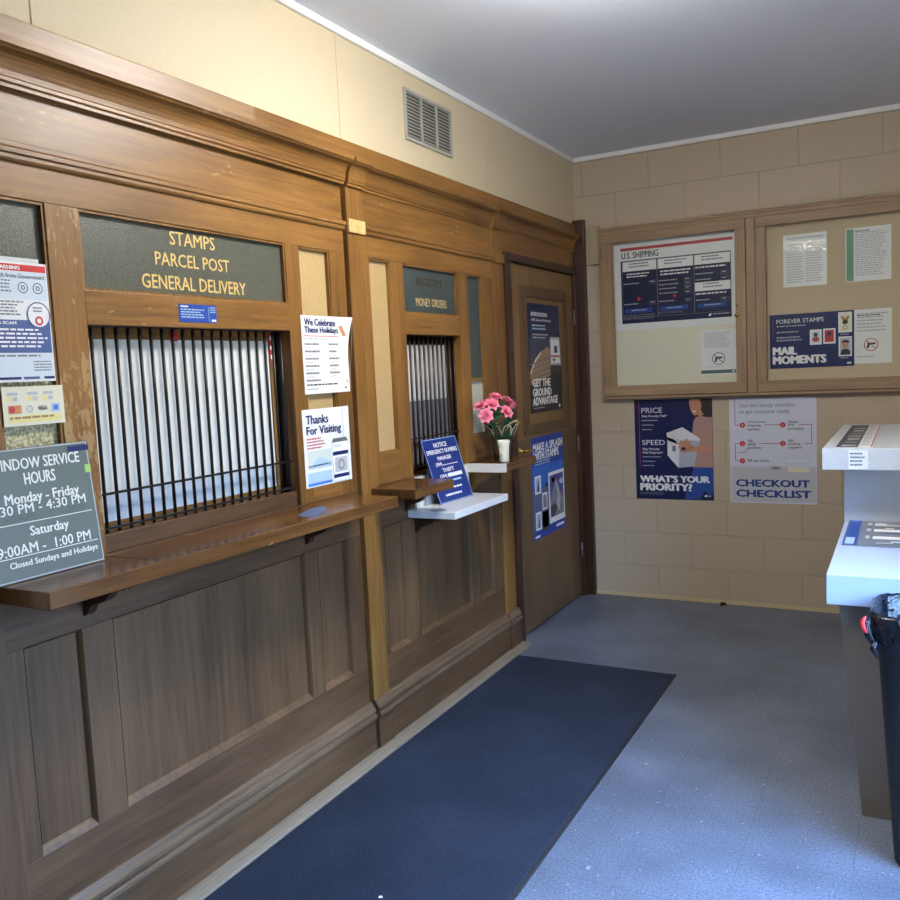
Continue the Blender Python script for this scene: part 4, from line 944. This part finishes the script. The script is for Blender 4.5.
CB = M('strong_blue_print', (28, 62, 138)); W.text('CHECKOUT', .966, 1.380, .731, .772, CB, .04).text('CHECKLIST', .966, 1.386, .668, .710, CB, .04)
W.done('checklist_poster', 'pale poster reading CHECKOUT CHECKLIST with red numbered steps', 'poster', (1.17, YW, .632))

# ------------------------------------------------------------------ mat, debris
T = thing('floor_mat', 'long navy entrance mat with a black rubber edge', 'mat', (.5, 2.5, 0))
MB().box(.090, .893, .722, 3.985, .001, .008, CARPET).build('mat_pile', T, bevel=.002)
MB().prism([(.080, 0), (.09, 0), (.09, .006), (.083, .003)], 'y', .70, 3.998, RUBBER).prism([(.893, 0), (.908, 0), (.904, .003), (.893, .006)], 'y', .70, 3.998, RUBBER)\
  .box(.09, .893, 3.985, 3.998, 0, .003, RUBBER).box(.09, .893, .70, .722, 0, .003, RUBBER).build('rubber_edge', T)
d = MB()
for i in range(5): d.tube([(.872+i*.006, 5.262+random.uniform(-.01, .01), .002), (.876+i*.006, 5.262, .014+.006*(i % 2)), (.884+i*.006, 5.27, .002)], [.003, .007, .002], DEBRIS, 6)
tag(d.build('debris_clump', loc=(.88, 5.26, 0), smooth=True), 'small dark clump of debris on the floor under the block wall', 'debris')
tag(MB().prism([(.55, 1.93), (.556, 1.936), (.563, 1.932), (.56, 1.925), (.553, 1.924)], 'z', .0085, .0095, PAPER).build('paper_scrap', loc=(.556, 1.93, .0085)), 'tiny white paper scrap on the navy mat', 'scrap')

# ------------------------------------------------------------------ lobby desk
LAMD = M('daylight_tinted_white_laminate', (186, 202, 230), rough=.25)  # white laminate with the window's blue daylight cast put into its colour
T = thing('writing_desk', 'low white laminate writing desk section beside the black bin', 'desk', (2.05, 3.4, 0))
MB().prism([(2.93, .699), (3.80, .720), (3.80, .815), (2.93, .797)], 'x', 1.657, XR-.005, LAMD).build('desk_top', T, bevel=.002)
pe = [(1.692, .698), (2.40, .698), (2.34, 0), (1.757, 0)]
MB().prism(pe, 'y', 2.950, 2.985, TAUPE).build('end_panel', T, bevel=.0015)['label'] = 'taupe tapered end panel'
pe = [(1.712, .710), (2.40, .710), (2.34, 0), (1.80, 0)]
MB().prism(pe, 'y', 3.74, 3.775, TAUPE).build('end_panel', T, bevel=.0015)
MB().box(2.30, 2.33, 2.985, 3.74, .2, .68, TAUPE).build('back_rail', T)
T = thing('counter_desk', 'tall white lobby counter section behind the low writing desk', 'desk', (2.05, 4.3, 0))
MB().box(1.585, XR-.005, 3.66, 4.88, 1.042, 1.126, LAMT).build('counter_top', T, bevel=.002)
MB().box(1.655, XR-.01, 3.805, 3.835, .70, 1.042, LAMT).build('front_riser', T)
MB().prism([(1.665, .70), (2.40, .70), (2.34, 0), (1.80, 0)], 'y', 3.805, 3.835, TAUPE).build('end_panel', T)
MB().prism([(1.655, 1.042), (2.40, 1.042), (2.34, 0), (1.80, 0)], 'y', 4.74, 4.775, TAUPE).build('end_panel', T)
# placards lying on the desk
W = Sheet((0, 3.34, .8035), (1, 0, 0), (0, math.cos(.0207), math.sin(.0207)), (0, 0, 1))
W.page(1.674, 2.12, .012, .50, M('grey_placard_print', (120, 128, 140), rough=.2), .0015, .0035)
W.rect(1.676, 1.722, .014, .498, BLUE, 1).rect(1.682, 1.712, .03, .14, PALEB, 2).rect(1.69, 1.708, .43, .49, SKYB, 2)
for i, v0 in enumerate((.13, .26, .37)):
    W.rect(1.745, 1.760, v0, v0+.05, LGREY, 2).rect(1.77, 1.90, v0-.005, v0+.045, WHITE, 2).rect(1.93, 2.05, v0, v0+.05, PALEB, 2)
W.rect(1.80, 1.90, .23, .25, VIOL, 2).rect(1.86, 2.10, .016, .09, SKYB, 2).rect(1.87, 2.1, .40, .48, NAVY, 1).words(1.88, 2.08, .42, .46, 1, WHITE)
for i in range(14): W.rect(*(lambda u, v: (u, u+random.uniform(.02, .07), v, v+random.uniform(.012, .03)))(random.uniform(1.78, 2.05), random.uniform(.05, .46)), (LGREY, VIOL, ROCK, PALEB, NAVY, MIST)[i % 6], 3+.1*i)
W.done('desk_placard', 'glossy blue-edged placard lying on the low writing desk', 'placard', (1.674, 3.35, .80))
W = Sheet((0, 0, 1.1265), (1, 0, 0), (0, 1, 0), (0, 0, 1))
W.page(1.628, 1.762, 3.70, 4.81, PAPER, .0012, 0)
W.rect(1.630, 1.710, 3.702, 4.808, DKROCK, 1).rect(1.755, 1.760, 3.702, 4.808, BRICKR, 1)
for i in range(7): W.rect(1.648+.004*(i % 3), 1.70, 3.74+i*.14, 3.79+i*.14, (LGREY, ROCK, BUFF)[i % 3], 2)
W.words(1.716, 1.750, 3.75, 4.78, 16, LGREY)
W.done('label_strip', 'long dark and white label strip lying on the tall counter', 'placard', (1.628, 3.70, 1.1265))
W = BW(3.66); W.page(1.680, 1.748, 1.046, 1.120, M('pale_label', (232, 242, 244)), .0006)
W.text('WATERMARK', 1.684, 1.740, 1.098, 1.107, STEELT, .0).text('DRY', 1.704, 1.722, 1.086, 1.094, STEELT, .0) if False else W.words(1.686, 1.742, 1.052, 1.110, 4, GREYT)
W.done('edge_label', 'small white paper label on the front edge of the tall counter', 'label', (1.71, 3.66, 1.046))

# ------------------------------------------------------------------ bin and liner
def rr(hx, hy, r, n=6):
    pts = []
    for cx, cy, a0 in ((hx-r, hy-r, 0), (-hx+r, hy-r, PI/2), (-hx+r, -hy+r, PI), (hx-r, -hy+r, 3*PI/2)):
        for k_ in range(n+1):
            a = a0+PI/2*k_/n; pts.append((cx+r*math.cos(a), cy+r*math.sin(a)))
    return pts
BX, BY = 2.10, 2.775
def loft(m, rings, mat, closeb=True, closet=False):
    n = len(rings[0]); vs = [p for r_ in rings for p in r_]
    fs = [(i*n+k_, i*n+(k_+1) % n, (i+1)*n+(k_+1) % n, (i+1)*n+k_) for i in range(len(rings)-1) for k_ in range(n)]
    if closeb: fs.append(tuple(range(n))[::-1])
    if closet: fs.append(tuple(range((len(rings)-1)*n, len(rings)*n)))
    m.add(vs, fs, mat)
def ringat(hx, hy, r, z, wob=0, ph=0):
    out = []
    for i, (x, y) in enumerate(rr(hx, hy, r)):
        w = wob*math.sin(i*1.9+ph)+wob*.7*math.sin(i*4.3+ph*2); l = math.hypot(x, y)
        out.append((BX+x*(1+w/l), BY+y*(1+w/l), z+wob*.5*math.sin(i*2.7+ph)))
    return out
b1_ = MB()
loft(b1_, [ringat(.243, .105, .05, .0), ringat(.247, .108, .05, .01), ringat(.292, .132, .06, .705), ringat(.300, .140, .06, .708), ringat(.300, .140, .06, .745), ringat(.288, .128, .055, .745), ringat(.242, .104, .045, .02)], BINM, True, True)
tag(b1_.build('trash_can', loc=(BX, BY, 0), smooth=True), 'tall black plastic trash can at the right edge', 'trash can')
b2_ = MB()
loft(b2_, [ringat(.304, .143, .06, .655, .004, 1), ringat(.309, .148, .06, .68, .005, 2), ringat(.306, .145, .06, .72, .003, .5), ringat(.306, .146, .06, .748, .003, 1.5), ringat(.296, .134, .055, .756, .003, 2.2), ringat(.284, .124, .05, .742, .004, .2), ringat(.268, .118, .05, .55, .012, 1.1), ringat(.250, .108, .05, .22, .014, 2.1), ringat(.21, .08, .045, .10, .014, 2.9)], BAG, False, True)
bg = b2_.build('trash_bag', loc=(BX, BY, .1), smooth=True); tag(bg, 'glossy black liner bag folded over the trash can rim', 'trash bag')
kt = MB(); kx, ky, kz = BX-.305, BY-.12, .725
kt.tube([(kx+.012, ky-.02, kz-.055), (kx-.004, ky-.012, kz-.03), (kx-.010, ky-.004, kz), (kx-.002, ky+.01, kz+.02)], [.006, .011, .012, .006], BAG, 8)
kt.tube([(kx+.02, ky-.03, kz-.085), (kx+.006, ky-.028, kz-.062), (kx+.014, ky-.026, kz-.04)], [.005, .009, .006], BAG, 8)
kt.build('bag_knot', bg, smooth=True)
kt = MB(); kt.tube([(kx-.012, ky-.014, kz+.026), (kx-.020, ky-.016, kz+.012), (kx-.018, ky-.018, kz-.006), (kx-.010, ky-.02, kz-.020)], [.003, .006, .007, .003], REDSTR, 8)
kt.build('drawstring', bg, smooth=True)['label'] = 'red drawstring end'

# ------------------------------------------------------------------ lamp, daylight, camera
T = thing('ceiling_light', 'round white ceiling light overhead', 'light', (1.15, 2.52, 2.80))
LX, LY = 1.15, 2.52
MB().lathe([(.11, 0), (.11, -.02), (.05, -.035), (.03, -.06), (.03, -.065)], (LX, LY, 2.80), TRIMW, 32).build('lamp_housing', T, smooth=False)
MB().lathe([(.04, 2.738), (.15, 2.738), (.18, 2.725), (.185, 2.70), (.17, 2.675), (.12, 2.66), (.04, 2.655)], (LX, LY, 0), DIFF, 40).build('lamp_diffuser', T, smooth=True)

w = bpy.data.worlds.new('sky'); bpy.context.scene.world = w; w.use_nodes = True
nt = w.node_tree; bgn = nt.nodes['Background']; bgn.inputs[1].default_value = 27.0
tc = nt.nodes.new('ShaderNodeTexCoord'); sp = nt.nodes.new('ShaderNodeSeparateXYZ'); rp = nt.nodes.new('ShaderNodeValToRGB')
mr = nt.nodes.new('ShaderNodeMapRange'); mr.inputs[1].default_value = -1; nt.links.new(tc.outputs['Generated'], sp.inputs[0]); nt.links.new(sp.outputs['Z'], mr.inputs[0]); nt.links.new(mr.outputs[0], rp.inputs[0])
rp.color_ramp.elements[0].position = .55; rp.color_ramp.elements[0].color = (.06, .07, .08, 1)
rp.color_ramp.elements[1].position = .66; rp.color_ramp.elements[1].color = (.30, .54, 1.0, 1)
nt.links.new(rp.outputs[0], bgn.inputs[0])
def portal(loc, rot, sx, sy):
    l = bpy.data.lights.new('window_daylight', 'AREA'); l.shape = 'RECTANGLE'; l.size = sx; l.size_y = sy; l.cycles.is_portal = True
    o = bpy.data.objects.new('window_daylight', l); C.objects.link(o); o.location = loc; o.rotation_euler = rot; return o
portal((XR+.12, (WY0+WY1)/2, (WZ0+WZ1)/2), (0, PI/2, 0), WZ1-WZ0, WY1-WY0)

cam = bpy.data.cameras.new('camera'); cam.sensor_width = 36; cam.lens = 857.78/900*36; cam.clip_start = .05
co = bpy.data.objects.new('camera', cam); C.objects.link(co)
p_, y_, r_ = (math.radians(a) for a in (84.7635, 28.4339, -2.7510))
co.matrix_world = Matrix.Translation((1.898, 0, 1.5)) @ Matrix.Rotation(y_, 4, 'Z') @ Matrix.Rotation(p_, 4, 'X') @ Matrix.Rotation(r_, 4, 'Z')
sc = bpy.context.scene; sc.camera = co
sc.view_settings.view_transform = 'Standard'; sc.view_settings.look = 'None'; sc.view_settings.gamma = 1; sc.view_settings.use_curve_mapping = False
sc.view_settings.exposure = .38
for o in bpy.data.objects:
    if '_o' in o: del o['_o']
